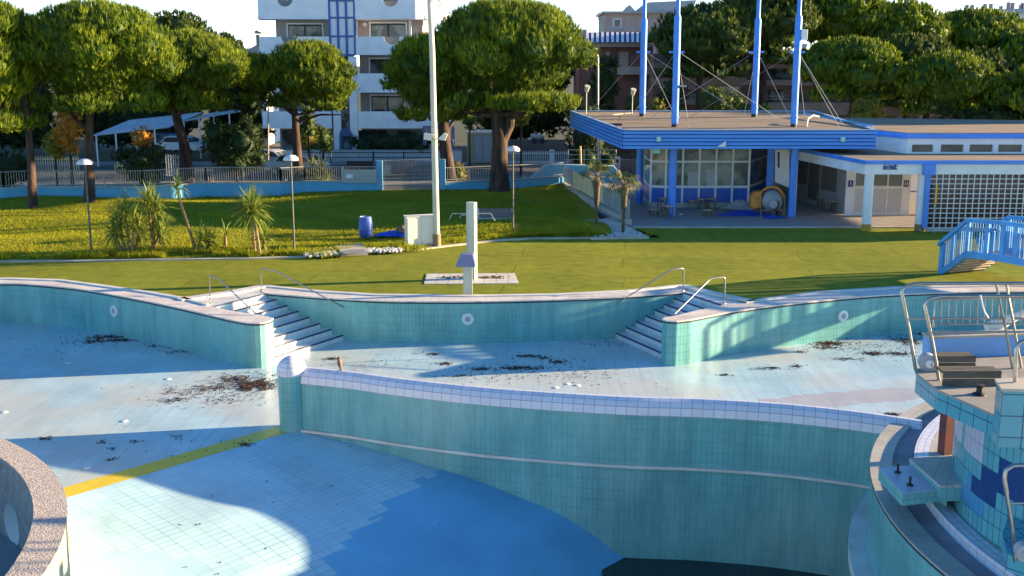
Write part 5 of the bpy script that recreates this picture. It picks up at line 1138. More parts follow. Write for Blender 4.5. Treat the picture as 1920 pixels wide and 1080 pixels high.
# carports
def carport(lab, a, c, dy, Y):
    t = thing('carport', lab, 'carport', wp(a[0], a[1], Y)); x0, z0 = W(*a, Y); x1, z1 = W(*c, Y); b = MB(); n = 22
    for k in range(n):
        xa, za = x0+(x1-x0)*k/n, z0+(z1-z0)*k/n; xb, zb__ = x0+(x1-x0)*(k+.85)/n, z0+(z1-z0)*(k+.85)/n
        b.face([(xa, Y, za), (xb, Y, zb__), (xb+1.2, Y+5, zb__+dy), (xa+1.2, Y+5, za+dy)]); b.face([(xa, Y, za-.06), (xa+1.2, Y+5, za+dy-.06), (xb+1.2, Y+5, zb__+dy-.06), (xb, Y, zb__-.06)]); b.face([(xa, Y, za-.06), (xb, Y, zb__-.06), (xb, Y, zb__), (xa, Y, za)])
    obj('roof_slats', b, mat('whitish_slats', (.5, .52, .58), .6, (.35, .37, .42), 2), t)
    for k in range(4):
        xa, za = x0+(x1-x0)*(k+.2)/4, z0+(z1-z0)*(k+.2)/4; b = MB(); b.tube([(xa, Y+.1, -.1), (xa, Y+.1, za-.06)], .06, 8); obj('post', b, M['white'], t)
carport('white slatted carport roof on posts, left one above the parked cars', (172, 254), (318, 238), .9, 84); carport('white slatted carport roof on posts, right one above the white car', (338, 228), (452, 208), .5, 92)
# cars
def car(lab, x, y, z, rz, col, group='cars parked in the street'):
    t = thing('parked_car', lab, 'car', (x, y, z), group)
    prof_ = [(-2.1, .35), (-2.12, .7), (-1.95, .88), (-1.45, .95), (-.95, 1.38), (-.6, 1.46), (.55, 1.46), (.95, 1.36), (1.45, .98), (1.95, .86), (2.12, .68), (2.1, .35)]
    b = MB(); b.vprism([(x+p, z+q) for p, q in prof_], y-.82, y+.82); obj('body', b, mat('car_paint', col, .25), t, bevel=.06)
    b = MB(); b.vprism([(x+p, z+q) for p, q in [(-1.25, .98), (-.88, 1.32), (-.55, 1.39), (.5, 1.39), (.85, 1.3), (1.2, 1.0)]], y-.835, y+.835); obj('side_windows', b, M['glass'], t)
    b = MB()
    b.face([(x+1.0, y-.7, z+1.335), (x+1.42, y-.74, z+1.02), (x+1.42, y+.74, z+1.02), (x+1.0, y+.7, z+1.335)]); b.face([(x-1.0, y+.7, z+1.36), (x-1.42, y+.74, z+.99), (x-1.42, y-.74, z+.99), (x-1.0, y-.7, z+1.36)]); obj('windscreens', b, M['glass'], t)
    for sx in (-1.3, 1.3):
        for sy in (-.78, .78):
            b = MB(); b.tube([(x+sx, y+sy-.1, z+.32), (x+sx, y+sy+.1, z+.32)], .32, 16); w_ = obj('wheel', b, M['black'], t, smooth=40); b = MB(); b.tube([(x+sx, y+sy-.11, z+.32), (x+sx, y+sy+.11, z+.32)], .18, 12); obj('rim', b, M['galv'], w_, smooth=40)
    for sy in (-.55, .55): b = MB(); b.bc(x+2.1, y+sy, z+.62, .06, .36, .14); obj('headlight', b, M['white'], t, bevel=.02)
    t.rotation_euler = (0, 0, rz); return t
car('white car parked under the right carport', *W(325, 270, 90)[:1], 92, .3, R(-20), (.55, .57, .62))
car('dark blue car parked beside the white one under the carport', W(290, 270, 94)[0], 96, .3, R(-25), (.06, .08, .14))
car('white car in the street with its bonnet beside the spiky plant', W(588, 320, 77)[0]-1.2, 77.5, -.02, R(-14), (.55, .57, .62))
car('silver car in the street farther left behind the lamp and pine trunk', W(520, 310, 80)[0]-1, 81.5, -.02, R(-14), (.35, .37, .42))
# planter bowl
Y = 77; t = thing('planter', 'large round stone planter with a clipped bush behind the gate', 'planter', wp(743, 335, Y)); x, z = W(743, 345, Y); b = MB(); b.lathe([(.6, -.02), (1.2, .5), (1.35, 1.0), (1.25, 1.0), (1.2, .9), (.01, .9)], x, Y, 24); obj('bowl', b, mat('grey_stone_bowl', (.22, .20, .20), .9), t, smooth=40)
planter_xy = (x, Y); b = MB(); b.fb(717, 309, 733, 326, 74.5, .06); o = tag(obj('notice_board', b, M['galv']), 'small grey notice board with a cross on the gate', 'sign')
b = MB(); b.fb(650, 302, 700, 320, 78, .08); tag(obj('dark_screen', b, mat('dark_brown_slats', (.08, .055, .06), .7)), 'dark brown slatted screen left of the planter', 'screen')
t = thing('info_panel', 'blank grey panel with a small white notice fixed to the railing left of the gate', 'panel', wp(640, 342, 64.9)); b = MB(); b.fb(640, 318, 707, 343, 65.05, .04); obj('board', b, M['greypanel'], t); b = MB(); b.fb(649, 327, 661, 334, 65.0, .04); obj('notice', b, M['white'], t)
# ------------------------------------------------------------------ apartment block
Y = 90; t = thing('apartment_block', 'four storey white apartment block with curved balconies and a blue glazed stair tower', 'building', wp(640, 300, Y)); T0 = t
z_of = lambda py: W(0, py, Y)[1]
xl0, xl1, xr0, xr1 = W(520, 150, 92)[0], W(620, 150, Y)[0], W(668, 150, Y)[0], W(808, 150, 92.5)[0]
b = MB(); b.box(xl0, 92.2, 0, xl1, 104, 16.5); obj('wall', b, M['aptbeige'], t); b = MB(); b.box(xr0, 92.2, 0, xr1-.6, 104, 16.5); obj('wall', b, M['aptbeige'], t)
def parapet(px0, px1, zt, zb_, curve, notch):
    # flat front with optional half round opening, then a bend backwards
    x0, x1 = W(px0, 150, Y)[0], W(px1, 150, Y)[0]; b = MB()
    out = [(x0, zb_), (x1, zb_), (x1, zt)]
    if notch:
        nx = W(notch, 150, Y)[0]; out += [(nx+.62*math.cos(a), zt-.62*math.sin(a)) for a in [math.pi*k/12 for k in range(13)]]
    out += [(x0, zt)]; b.vprism(out, Y, Y+.15)
    if curve == 'R': cvp = [(x1, Y), (x1+1.2, Y+.12), (x1+2.2, Y+.5), (x1+3.0, Y+1.2), (x1+3.5, Y+2.2), (x1+3.7, Y+3.4)]
    else: cvp = [(x0-1.1, Y+2.3), (x0-.75, Y+.35), (x0, Y)]
    b.prism(cvp + [(p[0], p[1]+.15) for p in cvp][::-1], zb_, zt)
    fl = [(x0 - (.75 if curve == 'L' else 0), Y+.15), (x1 + (2 if curve == 'R' else 0), Y+.4 if curve == 'R' else Y+.15), (x1+(3.3 if curve == 'R' else 0), 92.3), (x0-(1.0 if curve == 'L' else 0), 92.3)]
    b.prism(fl, zb_, zb_+.3); pr_ = obj('balcony', b, M['whitewall'], T0)
    if notch:
        b = MB()
        for k in range(9): u = -.56+.14*k; b.box(nx+u-.012, Y+.06, zt-math.sqrt(max(0, .385-u*u)), nx+u+.012, Y+.09, zt)
        b.box(nx-.62, Y+.05, zt-.03, nx+.62, Y+.1, zt+.01); obj('railing', b, M['galv'], pr_)
for (zt, zb_, nL, nR) in ((z_of(-3), z_of(36), 540, 735), (z_of(68.5), z_of(103), 545, 736), (z_of(137.5), z_of(173.5), None, None), (z_of(209), z_of(241), None, None), (z_of(-75), z_of(-38), None, None)):
    parapet(505, 619, zt, zb_, 'L', nL); parapet(669, 752, zt, zb_, 'R', nR)
def window(px0, py0, px1, py1, Yw, leaves=2, par=None):
    b = MB(); x0, z0, x1, z1 = (*W(px0, py1, Yw), *W(px1, py0, Yw)); f = .12
    b.box(x0, Yw-.06, z0, x0+f, Yw, z1); b.box(x1-f, Yw-.06, z0, x1, Yw, z1); b.box(x0+f, Yw-.06, z1-f, x1-f, Yw, z1); fo = obj('window', b, M['white'], T0)
    b = MB(); b.box(x0+f, Yw-.02, z0, x1-f, Yw-.01, z1-f); obj('pane', b, M['glass'], fo); b = MB()
    for k in range(leaves+1): xx = x0+f+(x1-x0-2*f)*k/leaves; b.box(xx-.06, Yw-.05, z0, xx+.06, Yw-.02, z1-f)
    b.box(x0+f, Yw-.05, z1-f-.12, x1-f, Yw-.021, z1-f); obj('sash', b, M['black'], fo)
for r_ in ((538, 43, 606, 70), (693, 41, 763, 70), (692, 108, 760, 140), (694, 177, 760, 210), (538, 108, 606, 140), (538, 177, 606, 210), (538, -26, 606, 2), (693, -26, 763, 2)): window(*r_, 92.18)
b = MB(); b.fb(530, 244, 619, 292, 92.1, .1); b.fb(669, 244, 800, 292, 92.1, .1); obj('ground_floor_glazing', b, M['glass'], T0)
b = MB(); x0 = W(770, 60, 92)[0]
for z0_, z1_ in ((z_of(70), z_of(36)), (z_of(139), z_of(104)), (z_of(1), z_of(-36))): b.box(x0-.1, 91.5, z0_, x0+.1, 91.7, z1_)
obj('balcony_post', b, M['whitewall'], T0); b = MB(); x1, z1 = W(684, 46, 92.1); b.lathe([(.18, 0), (.16, .08), (.001, .1)], 0, 0, 12)
b = MB(); b.tube([(x1, 92.2, z1), (x1, 92.05, z1)], .16, 14); obj('wall_lamp', b, M['white'], T0)
# stair tower
x0, x1 = W(620, 150, Y)[0], W(667, 150, Y)[0]; b = MB(); b.box(x0, 90.14, z_of(103), x1, 92.5, 16.5); obj('stair_glazing', b, mat('reflective_stair_glass', (.80, .79, .84), .6, (.72, .72, .8), .4), T0)
b = MB()
for k in range(4): xx = lerp((x0,), (x1,), k/3)[0]; b.box(xx-.06, 90.05, z_of(103), xx+.11, 90.3, 16.5)
for py in (-72, -36, 1, 33, 68, 103): b.box(x0, 90.04, z_of(py)-.07, x1, 90.3, z_of(py)+.07)
obj('stair_frame', b, mat('blue_frame', (.04, .10, .34), .5), T0)
xa, xb = W(638, 200, Y)[0], W(655, 200, Y)[0]
b = MB(); b.box(W(624, 200, Y)[0], 90.1, 0, xa, 90.5, z_of(103)-.12); b.box(xb, 90.1, 0, W(670, 200, Y)[0]-.02, 90.5, z_of(103)-.12); obj('stair_pillars', b, M['whitewall'], T0)
b = MB(); b.box(xa, 90.35, z_of(240), xb, 90.5, z_of(103)-.12); obj('stair_glass_strip', b, M['glass'], T0)
zz = z_of(255); xm = (xa+xb)/2; b = MB(); b.vprism([(xa-.15, 0), (xb+.15, 0), (xb+.15, zz)] + [(xm+(xb-xa+.3)/2*math.cos(a), zz+.65*math.sin(a)) for a in [math.pi*k/10 for k in range(1, 10)]] + [(xa-.15, zz)], 90.0, 90.34); obj('arched_doorway', b, mat('blue_door_surround', (.05, .09, .22), .5), T0)
b = MB(); b.box(xa+.08, 89.96, 0, xb-.08, 90.0, zz); obj('door', b, M['glass'], T0)
b = MB(); b.box(xl0+.5, 92.6, 16.5, xr1-1, 104, 17); obj('roof', b, M['whitewall'], T0)
# small chimney building left
Y = 108; t = thing('low_house', 'small pale house with a capped chimney left of the apartment block', 'house', wp(470, 110, Y)); b = MB(); b.fb(459, 97, 500, 300, Y, 6); obj('wall', b, M['whitewall'], t)
b = MB(); b.vprism([W(455, 99, Y), W(500, 99, Y), W(500, 82, Y), W(486, 82, Y)], Y-.3, Y+6.3); ro_ = obj('roof', b, M['greyplastic'], t); b = MB(); b.fb(480, 65, 487, 84, Y-.5, .5); b.fb(477, 60, 490, 63, Y-.7, .9); b.vprism([W(478, 60, Y), W(489, 60, Y), W(483.5, 57, Y)], Y-.6, Y+.1); obj('chimney', b, M['aptbeige'], ro_)
# ------------------------------------------------------------------ houses right of the big pine
Y = 100; t = thing('terraced_house', 'brown house with a striped awning above its terrace', 'house', wp(1095, 300, Y)); b = MB(); b.fb(1084, 84, 1222, 320, Y, 8); obj('wall', b, mat('red_brown_render', (.20, .10, .09), .9, (.15, .08, .07), 1), t)
b = MB(); b.fb(1080, 78, 1222, 88, Y-1.2, 2); b.fb(1080, 56, 1100, 78, Y, 3); b.fb(1160, 125, 1222, 140, Y-1.5, 1.5); obj('terrace_slab', b, M['aptbeige'], t)
ya = Y-1.8; 
for k in range(13):
    b = MB() if k == 0 else b; x0_, z0_ = W(1099+9.4*k, 79, ya); x1_, z1_ = W(1099+9.4*k+5, 60, ya+2)
    x2_ = W(1099+9.4*k+5, 79, ya)[0]; x3_ = W(1099+9.4*k, 60, ya+2)[0]; b.face([(x0_, ya, z0_), (x2_, ya, z0_), (x1_, ya+2, z1_), (x3_, ya+2, z1_)])
aw = obj('awning', b, M['white'], t); b = MB(); x0_, z0_ = W(1098, 79, ya); x1_, z1_ = W(1218, 60, ya+2); b.face([(x0_, ya, z0_-.02), (W(1220, 79, ya)[0], ya, z0_-.02), (x1_, ya+2, z1_-.02), (W(1099, 60, ya+2)[0], ya+2, z1_-.02)]); obj('awning_stripes', b, mat('navy_stripe', (.04, .045, .16), .6), aw)
b = MB(); b.fb(1160, 97, 1178, 132, Y-.05, .05); b.fb(1135, 97, 1143, 104, Y-.05, .05); obj('shutter', b, M['aptbeige'], t); b = MB(); b.fb(1085, 55, 1104, 56.5, Y+1, .5); b.fb(1108, 56, 1128, 57, Y+1, .5); obj('roof_vent', b, M['galv'], t)
Y = 118; t = thing('penthouse_building', 'pinkish building with a small window and a grey tiled roof behind the striped awning', 'building', wp(1130, 60, Y)); b = MB(); b.fb(1133, 24, 1300, 120, Y, 8); obj('wall', b, mat('pink_render', (.50, .40, .36), .9, (.42, .34, .31), 1), t); b = MB(); b.fb(1129, 21, 1300, 25, Y-.5, 9); obj('roof_slab', b, M['galv'], t)
b = MB(); b.fb(1149, 34, 1166, 53, Y-.1, .1); wn_ = obj('window', b, M['white'], t); b = MB(); b.fb(1152, 37, 1163, 53, Y-.14, .04); obj('pane', b, M['glass'], wn_); b = MB(); b.fb(1140, 49, 1162, 57, Y-2, .1); b.fb(1170, 50, 1192, 57, Y-2, .1); obj('rooftop_railing', b, M['greyplastic'], t)
b = MB(); b.vprism([W(1195, 21, Y), W(1300, 21, Y), W(1300, 2, Y+3), W(1212, 6, Y+3)], Y+1, Y+6); b.vprism([W(1170, 21, Y), W(1192, 21, Y), W(1181, 9, Y)], Y, Y+3); obj('gable_roof', b, M['greyplastic'], t)
b = MB(); b.tube([wp(1122, 38, 119), wp(1122, -40, 119)], .04, 5); tag(obj('antenna', b, M['galv']), 'thin rooftop antenna above the pinkish building', 'antenna')
Y = 96; t = thing('condominium', 'long dim brown condominium with balconies behind the canopy masts', 'building', wp(1230, 250, Y)); b = MB(); b.fb(1223, 100, 1860, 330, Y, 10); obj('wall', b, M['brown'], t)
b = MB()
for a, c, e0, e1 in ((1225, 1500, 118, 128), (1225, 1400, 146, 160), (1400, 1600, 150, 160), (1270, 1420, 186, 196), (1225, 1270, 196, 214), (1440, 1640, 192, 216), (1640, 1780, 186, 217), (1290, 1330, 160, 168)): b.fb(a, e0, c, e1, Y-1.2, 1.2)
obj('balcony', b, mat('taupe_balcony', (.26, .21, .19), .9, (.21, .17, .15), 1), t); b = MB()
for a, c, e0, e1 in ((1290, 1330, 140, 146), (1298, 1332, 162, 184), (1345, 1395, 140, 150), (1350, 1390, 162, 184), (1430, 1480, 130, 148), (1520, 1560, 132, 148), (1235, 1262, 150, 190), (1440, 1470, 168, 190), (1680, 1700, 218, 245), (1460, 1500, 218, 245), (1720, 1745, 215, 245)): b = MB(); b.fb(a, e0, c, e1, Y-.06, .06); obj('window', b, M['glass'], t)
b = MB()
for py in (178, 184): b.tube([wp(1295, py, Y-1.2), wp(1392, py, Y-1.2)], .03, 5); b.tube([wp(1435, py+2, Y-1.2), wp(1480, py+2, Y-1.2)], .03, 5)
for k in range(9): b.tube([wp(1295+12*k, 178, Y-1.2), wp(1295+12*k, 186, Y-1.2)], .025, 5)
obj('balcony_railing', b, M['galv'], t)
Y = 200; t = thing('far_block', 'distant pale roof with many chimneys at the top right', 'building', wp(1810, 40, Y)); b = MB(); b.fb(1808, 24, 1990, 90, Y, 10); obj('wall', b, M['whitewall'], t); b = MB(); b.vprism([W(1800, 24, Y), W(1990, 24, Y), W(1990, 16, Y), W(1822, 17, Y)], Y-.8, Y+10); ro_ = obj('roof', b, M['greyplastic'], t)
for px, pt in ((1814, 9), (1824, 9), (1848, 7), (1859, 7), (1878, 11), (1892, 4), (1900, 5), (1915, 9), (1918, 5)): b = MB(); b.fb(px-2.5, pt, px+2.5, 18, Y+2, .6); obj('chimney', b, mat('rose_chimney', (.38, .27, .28), .8) if px == 1814 else bpy.data.materials['rose_chimney'], ro_)
# ------------------------------------------------------------------ vegetation
def leaf_mesh(name, P, D, Ln, Wd, tint, m, parent=None, K=6, spread=.45, seed=0, extra=None, flat=False):
    """P base points, D headings; each gets K blades fanned round its heading"""
    rg = np.random.default_rng(seed); n = len(P)
    P = np.repeat(P, K, 0); D = np.repeat(D, K, 0) + rg.normal(0, spread, (n*K, 3)); D /= np.linalg.norm(D, axis=1)[:, None]+1e-9
    Ln = np.repeat(Ln, K)*rg.uniform(.6, 1.2, n*K); Wd = np.repeat(Wd, K); T = np.clip(np.repeat(tint, K) + rg.normal(0, .12, n*K), 0, 1)
    S_ = np.cross(D, np.array([0, 0, 1.])+rg.normal(0, .25, (n*K, 3)) if flat else rg.normal(0, 1, (n*K, 3))); S_ /= np.linalg.norm(S_, axis=1)[:, None]+1e-9
    a = P - S_*Wd[:, None]*.5; b = P + S_*Wd[:, None]*.5; c = P + D*Ln[:, None] + S_*Wd[:, None]*.12; d = P + D*Ln[:, None] - S_*Wd[:, None]*.12
    V = np.stack([a, b, c, d], 1).reshape(-1, 3); nf = n*K; F = np.arange(nf*4).reshape(-1, 4); FT = T
    if extra is not None:
        EV, EF, et = extra; F = np.concatenate([F, EF+len(V)]); V = np.concatenate([V, EV]); FT = np.concatenate([FT, np.full(len(EF), et)])
    off = origin(parent) if parent else (0, 0, 0)
    V = V - np.array([off[0], off[1], off[2]])
    me = bpy.data.meshes.new(name); me.vertices.add(len(V)); me.vertices.foreach_set('co', V.astype(np.float32).ravel())
    me.loops.add(F.size); me.loops.foreach_set('vertex_index', F.astype(np.int32).ravel()); me.polygons.add(len(F))
    me.polygons.foreach_set('loop_start', np.arange(0, F.size, 4, dtype=np.int32)); me.polygons.foreach_set('loop_total', np.full(len(F), 4, dtype=np.int32))
    at = me.attributes.new('tint', 'FLOAT', 'FACE'); at.data.foreach_set('value', FT.astype(np.float32)); me.update(calc_edges=True); me.validate()
    return link(name, me, m, parent)
def cores(lobes, k=.8, rg=None):
    V, F = [], []; nb = 0; n, m_ = 12, 8
    for c, r in lobes:
        ph = np.linspace(-math.pi/2, math.pi/2, m_+1); th = np.arange(n)*2*math.pi/n
        g = np.stack([np.outer(np.cos(ph), np.cos(th)), np.outer(np.cos(ph), np.sin(th)), np.outer(np.sin(ph), np.ones(n))], -1).reshape(-1, 3)
        j = 1 + rg.normal(0, .06, (len(g), 1)); V.append(np.array(c) + g*np.array(r)*k*j)
        for i in range(m_):
            for q in range(n): F.append([nb+i*n+q, nb+i*n+(q+1) % n, nb+(i+1)*n+(q+1) % n, nb+(i+1)*n+q])
        nb += len(g)
    return np.concatenate(V), np.array(F)
def shell_points(lobes, dens, rg, up_only=-1.0, inner=.86):
    P, Nn, I = [], [], []
    for i, (c, r) in enumerate(lobes):
        c = np.array(c); r = np.array(r); area = 4*math.pi*((r[0]*r[1])**1.6/3+(r[0]*r[2])**1.6/3+(r[1]*r[2])**1.6/3)**(1/1.6)
        n = int(area*dens); v = rg.normal(0, 1, (n, 3)); v /= np.linalg.norm(v, axis=1)[:, None]; p = c + v*r*rg.uniform(.84, 1.02, (n, 1)); nn = v/r; nn /= np.linalg.norm(nn, axis=1)[:, None]
        keep = nn[:, 2] > up_only
        for k, (c2, r2) in enumerate(lobes):
            if k != i: keep &= (((p-np.array(c2))/(np.array(r2)*inner))**2).sum(1) > 1
        P.append(p[keep]); Nn.append(nn[keep]); I.append(np.full(int(keep.sum()), i))
    shell_points.ids = np.concatenate(I); return np.concatenate(P), np.concatenate(Nn)
def umbrella_lobes(cx, cy, z0, z1, rx, ry, rg, n=26, lr=.30, flat=.35):
    """lumpy dome: lobes spread over an umbrella shaped cap"""
    L_ = [((cx, cy, z0+(z1-z0)*.50), (rx*.74, ry*.74, (z1-z0)*.40))]; h = z1-z0; zc = z0 + h*flat
    for k in range(n):
        a = k*2.39996 + rg.uniform(-.2, .2); q = math.sqrt((k+.5)/n); q = min(1, q)
        r = rx*lr*rg.uniform(.7, 1.4)
        x = cx + (rx-r*.85)*q*math.cos(a); y = cy + (ry-r*.85*ry/rx)*q*math.sin(a)
        z = zc + (z1-zc-r*.5)*math.sqrt(max(0, 1-(q*.93)**2)) - (.18*h*rg.random() if q > .7 else 0)
        L_.append(((x, y, z), (r, r*ry/rx, r*.62*rg.uniform(.85, 1.15))))
    for k in range(n//3):
        a = rg.uniform(0, 2*math.pi); r = rx*lr*.8*rg.uniform(.7, 1.1); q = rg.uniform(.45, .85)
        L_.append(((cx+(rx-r)*q*math.cos(a), cy+(ry-r)*q*math.sin(a), z0+r*.5), (r, r, r*.5)))
    return L_
PB = .30
def pine(label, Y, base_px, trunk, crown_px, m='pine', dens=9, group='umbrella pines round the pool', seed=0, ry=None, r0=.35, zg=0, limbs=13, parts=None, L=.36, wd=.042, n=26, lr=.30, core=.86, forks=None, flat=.35):
    """crown_px = (left, top, right, bottom) of the crown in the photograph at depth Y; parts adds more crown masses"""
    rg = np.random.default_rng(seed+11); bx_, _ = W(base_px[0], base_px[1], Y); base = (bx_, Y, zg-.1)
    t = thing('pine_tree', label, 'tree', (bx_, Y, zg), group)
    lobes = []
    for c in [crown_px] + (parts or []):
        x0, z1 = W(c[0], c[1], Y); x1, z0 = W(c[2], c[3], Y); rx = (x1-x0)/2*1.06; cx = (x0+x1)/2
        lobes += umbrella_lobes(cx, Y + (c[4] if len(c) > 4 else 0), z0, z1-.15, rx, (ry or rx*.85), rg, n=n, lr=lr, flat=flat)
    P, Nn = shell_points(lobes, dens, rg); D = Nn*.25 + np.array([0, 0, .9])
    lob = rg.normal(0, .22, len(lobes))[shell_points.ids]; tint = np.clip(rg.normal(.42, .22, len(P))+lob, 0, 1)
    P = P + Nn*np.clip(rg.exponential(.05, (len(P), 1)), 0, .3)
    V, F = cores(lobes, core, rg)
    leaf_mesh('crown', P, D, np.full(len(P), L), np.full(len(P), wd), tint, M[m], t, K=8, spread=.26, seed=seed, extra=(V, F, .1))
    b = MB(); tr = [base] + [(*W(p[0], p[1], Y)[:1], Y+(p[2] if len(p) > 2 else 0), W(p[0], p[1], Y)[1]) for p in trunk]
    k = len(tr); b.tube(tr, [r0*(1.25 if i == 0 else 1.0-.4*i/(k-1)) for i in range(k)], 12)
    for f in (forks or []):
        q = [(W(p[0], p[1], Y)[0], Y+(p[3] if len(p) > 3 else 0), W(p[0], p[1], Y)[1]) for p in f]; b.tube(q, [p[2] for p in f], 8)
    top = tr[-1]; random.seed(seed)
    for i in range(limbs):
        c, r = lobes[1+random.randrange(len(lobes)-1)] if i else lobes[0]; j = random.choice([-1, -1, -2]) if k > 2 else -1
        s = tr[j]; mid = tuple((s[q]*.55+c[q]*.45) - (.25 if q == 2 else 0) for q in range(3)); b.tube([s, mid, (c[0], c[1], c[2])], [r0*.32, r0*.2, .05], 7)
    obj('trunk', b, M['bark'], t, smooth=60); return t
pine('sunlit pine at the far left edge, its crown cut by the picture frame', 58, (60, 375), [(58, 300), (52, 225), (40, 180)], (-150, 2, 92, 242), seed=1, r0=.22, ry=4.2, n=56, lr=.22, dens=21)
pine('large sunlit pine with a straight trunk behind the leftmost lawn lamp', 59.8, (168, 386), [(167, 300), (168, 215), (175, 175)], (22, 8, 334, 208), seed=2, r0=.27, forks=[[(168, 245, .14), (140, 222, .1), (110, 175, .05)], [(172, 200, .16), (215, 170, .1, -1), (250, 140, .04)]], n=70, lr=.20, dens=21)
pine('leaning dark trunked pine in front of the white carport', 71, (352, 340), [(345, 270), (330, 215), (322, 170)], (238, 62, 462, 205), seed=3, parts=[(296, 140, 352, 206), (352, 150, 398, 206), (395, 95, 470, 165)], r0=.38, ry=4.2, n=56, lr=.21, dens=20)
pine('round crowned pine in front of the stair tower of the apartment block', 74, (560, 325), [(556, 262), (553, 215), (545, 180)], (488, 80, 662, 200), seed=4, parts=[(440, 104, 530, 190), (590, 130, 664, 205)], r0=.30, ry=3, forks=[[(553, 215, .16), (525, 195, .1), (505, 160, .06)], [(553, 230, .1), (600, 215, .07), (640, 215, .04)]], n=50, lr=.22, dens=21)
pine('big spreading pine with a forked sunlit trunk in the middle', 65.9, (937, 362), [(936, 318), (938, 262), (932, 215), (920, 170)], (800, 4, 1108, 205), seed=5, r0=.55, ry=4.6, n=85, lr=.18, dens=21,
     forks=[[(938, 270, .36), (955, 235, .30), (962, 190, .22), (968, 150, .12)], [(925, 218, .16), (880, 212, .11), (845, 192, .05)], [(962, 190, .12), (1000, 160, .06)], [(935, 205, .14), (965, 182, .1, -1), (985, 172, .05)]])
pine('dark pine with a leaning stump-like trunk behind the tall mast', 69, (842, 340), [(838, 300), (833, 255), (828, 200)], (716, 68, 900, 225), m='pine', seed=6, r0=.46, ry=3.6, n=50, lr=.22, dens=20, parts=[(830, 35, 900, 160)])
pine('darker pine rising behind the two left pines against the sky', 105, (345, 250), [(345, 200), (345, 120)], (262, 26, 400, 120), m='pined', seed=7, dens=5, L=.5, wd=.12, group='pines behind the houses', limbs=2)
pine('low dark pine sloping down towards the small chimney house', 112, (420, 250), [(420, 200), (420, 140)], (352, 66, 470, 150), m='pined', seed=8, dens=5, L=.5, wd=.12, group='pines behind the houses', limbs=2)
bgp = [('tall dark pine directly behind the two left canopy masts', 92, (1310, 260), (1218, 15, 1420, 145), 21), ('tall dark pine between the rear right and front right masts', 94, (1430, 260), (1335, -30, 1530, 120), 22), ('dark pine whose crown tops out above the front right mast', 100, (1560, 260), (1480, -32, 1665, 110), 23),
       ('sunlit topped pine high on the right, sloping down to the sky gap', 100, (1680, 260), (1595, 5, 1770, 130), 24), ('dark pine filling the gap behind the two bright rimmed pines', 94, (1700, 260), (1620, 70, 1790, 200), 27), ('dark pine behind the bright rimmed pines at their right', 96, (1830, 260), (1770, 95, 1900, 210), 28), ('broad pine below the far chimneys at the top right', 104, (1820, 260), (1725, 22, 1925, 140), 25),
       ('dark pine filling the right edge of the picture under the far chimneys', 100, (1925, 260), (1850, 60, 2080, 190), 26)]
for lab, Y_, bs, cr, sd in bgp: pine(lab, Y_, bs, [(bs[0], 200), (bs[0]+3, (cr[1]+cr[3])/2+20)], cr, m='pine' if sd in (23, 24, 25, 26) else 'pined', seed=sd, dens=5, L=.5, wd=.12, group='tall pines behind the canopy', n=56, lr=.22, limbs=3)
for lab, Y_, bs, cr, sd in [('middle pine with a bright rim just right of the front right mast', 84, (1600, 260), (1492, 76, 1692, 186), 31), ('bright rimmed pine above the white building, right of its neighbour', 82, (1740, 250), (1686, 103, 1868, 215), 32), ('dark pine at the right edge above the clerestory windows', 80, (1925, 250), (1856, 130, 2060, 235), 33)]:
    pine(lab, Y_, bs, [(bs[0]-3, 210), (bs[0], 180)], cr, m='pine', seed=sd, dens=7, L=.42, wd=.095, group='mid height pines right of the masts', n=60, lr=.2, limbs=4, r0=.3)
pine('tall unseen pine added outside the picture on the right to block low sun', 70, (2250, 250), [(2250, 200), (2250, 120)], (2100, 40, 2400, 180), m='pined', seed=41, dens=4, L=.5, wd=.12, group='tall pines behind the canopy', limbs=2)  # unseen tree, added as a sun blocker beyond the right edge
def bush(label, px0, py0, px1, py1, Y, m='bush', dens=14, L=.22, wd=.09, seed=0, name='bush', n=9, ry=None, cat='bush', zg=-.1, group=None, stem=True, K=4):
    rg = np.random.default_rng(seed+77); x0, z1 = W(px0, py0, Y); x1, z0 = W(px1, py1, Y); cx, rx = (x0+x1)/2, (x1-x0)/2; h = z1-z0; ry = ry or min(rx, 2.0)
    t = thing(name, label, cat, (cx, Y, max(z0, 0)), group); lobes = [((cx, Y, z0+h*.5), (rx*.75, ry*.75, h*.42))]
    for k in range(n):
        a = rg.uniform(0, 2*math.pi); q = math.sqrt(rg.random()); r = min(rx, h)*rg.uniform(.25, .42)
        lobes.append(((cx+(rx-r)*q*math.cos(a), Y+(ry-min(r, ry)*.8)*q*math.sin(a), z0+r*.7+(h-r*1.4)*rg.random()), (r, min(r, ry), r*.9)))
    P, Nn = shell_points(lobes, dens, rg); D = Nn*.7 + np.array([0, 0, .45]); V, F = cores(lobes, .74, rg); tint = np.clip(rg.normal(.45, .28, len(P)), 0, 1)
    leaf_mesh('foliage', P, D, np.full(len(P), L), np.full(len(P), wd), tint, M[m], t, K=K, spread=.6, seed=seed, extra=(V, F, .1))
    b = MB(); b.tube([(cx, Y, min(z0, zg) if z0 < 1.5 else zg), (cx, Y, z0+h*.5)], [.1, .05], 6); obj('stem', b, M['bark'], t); return t
bush('orange lit shrub between the two leftmost pine trunks', 96, 196, 160, 285, 65, 'orange_lit_bush', seed=1, L=.3, n=14)
bush('round green shrub below the orange lit shrub', 72, 245, 132, 300, 65.2, 'yellow_bush', seed=2)
bush('ochre lit clipped shrub in front of the left carport', 243, 234, 292, 285, 70, 'orange_lit_bush', seed=3, m_=0) if 0 else bush('ochre lit clipped shrub in front of the left carport', 243, 234, 292, 285, 70, 'orange_lit_bush', seed=3)
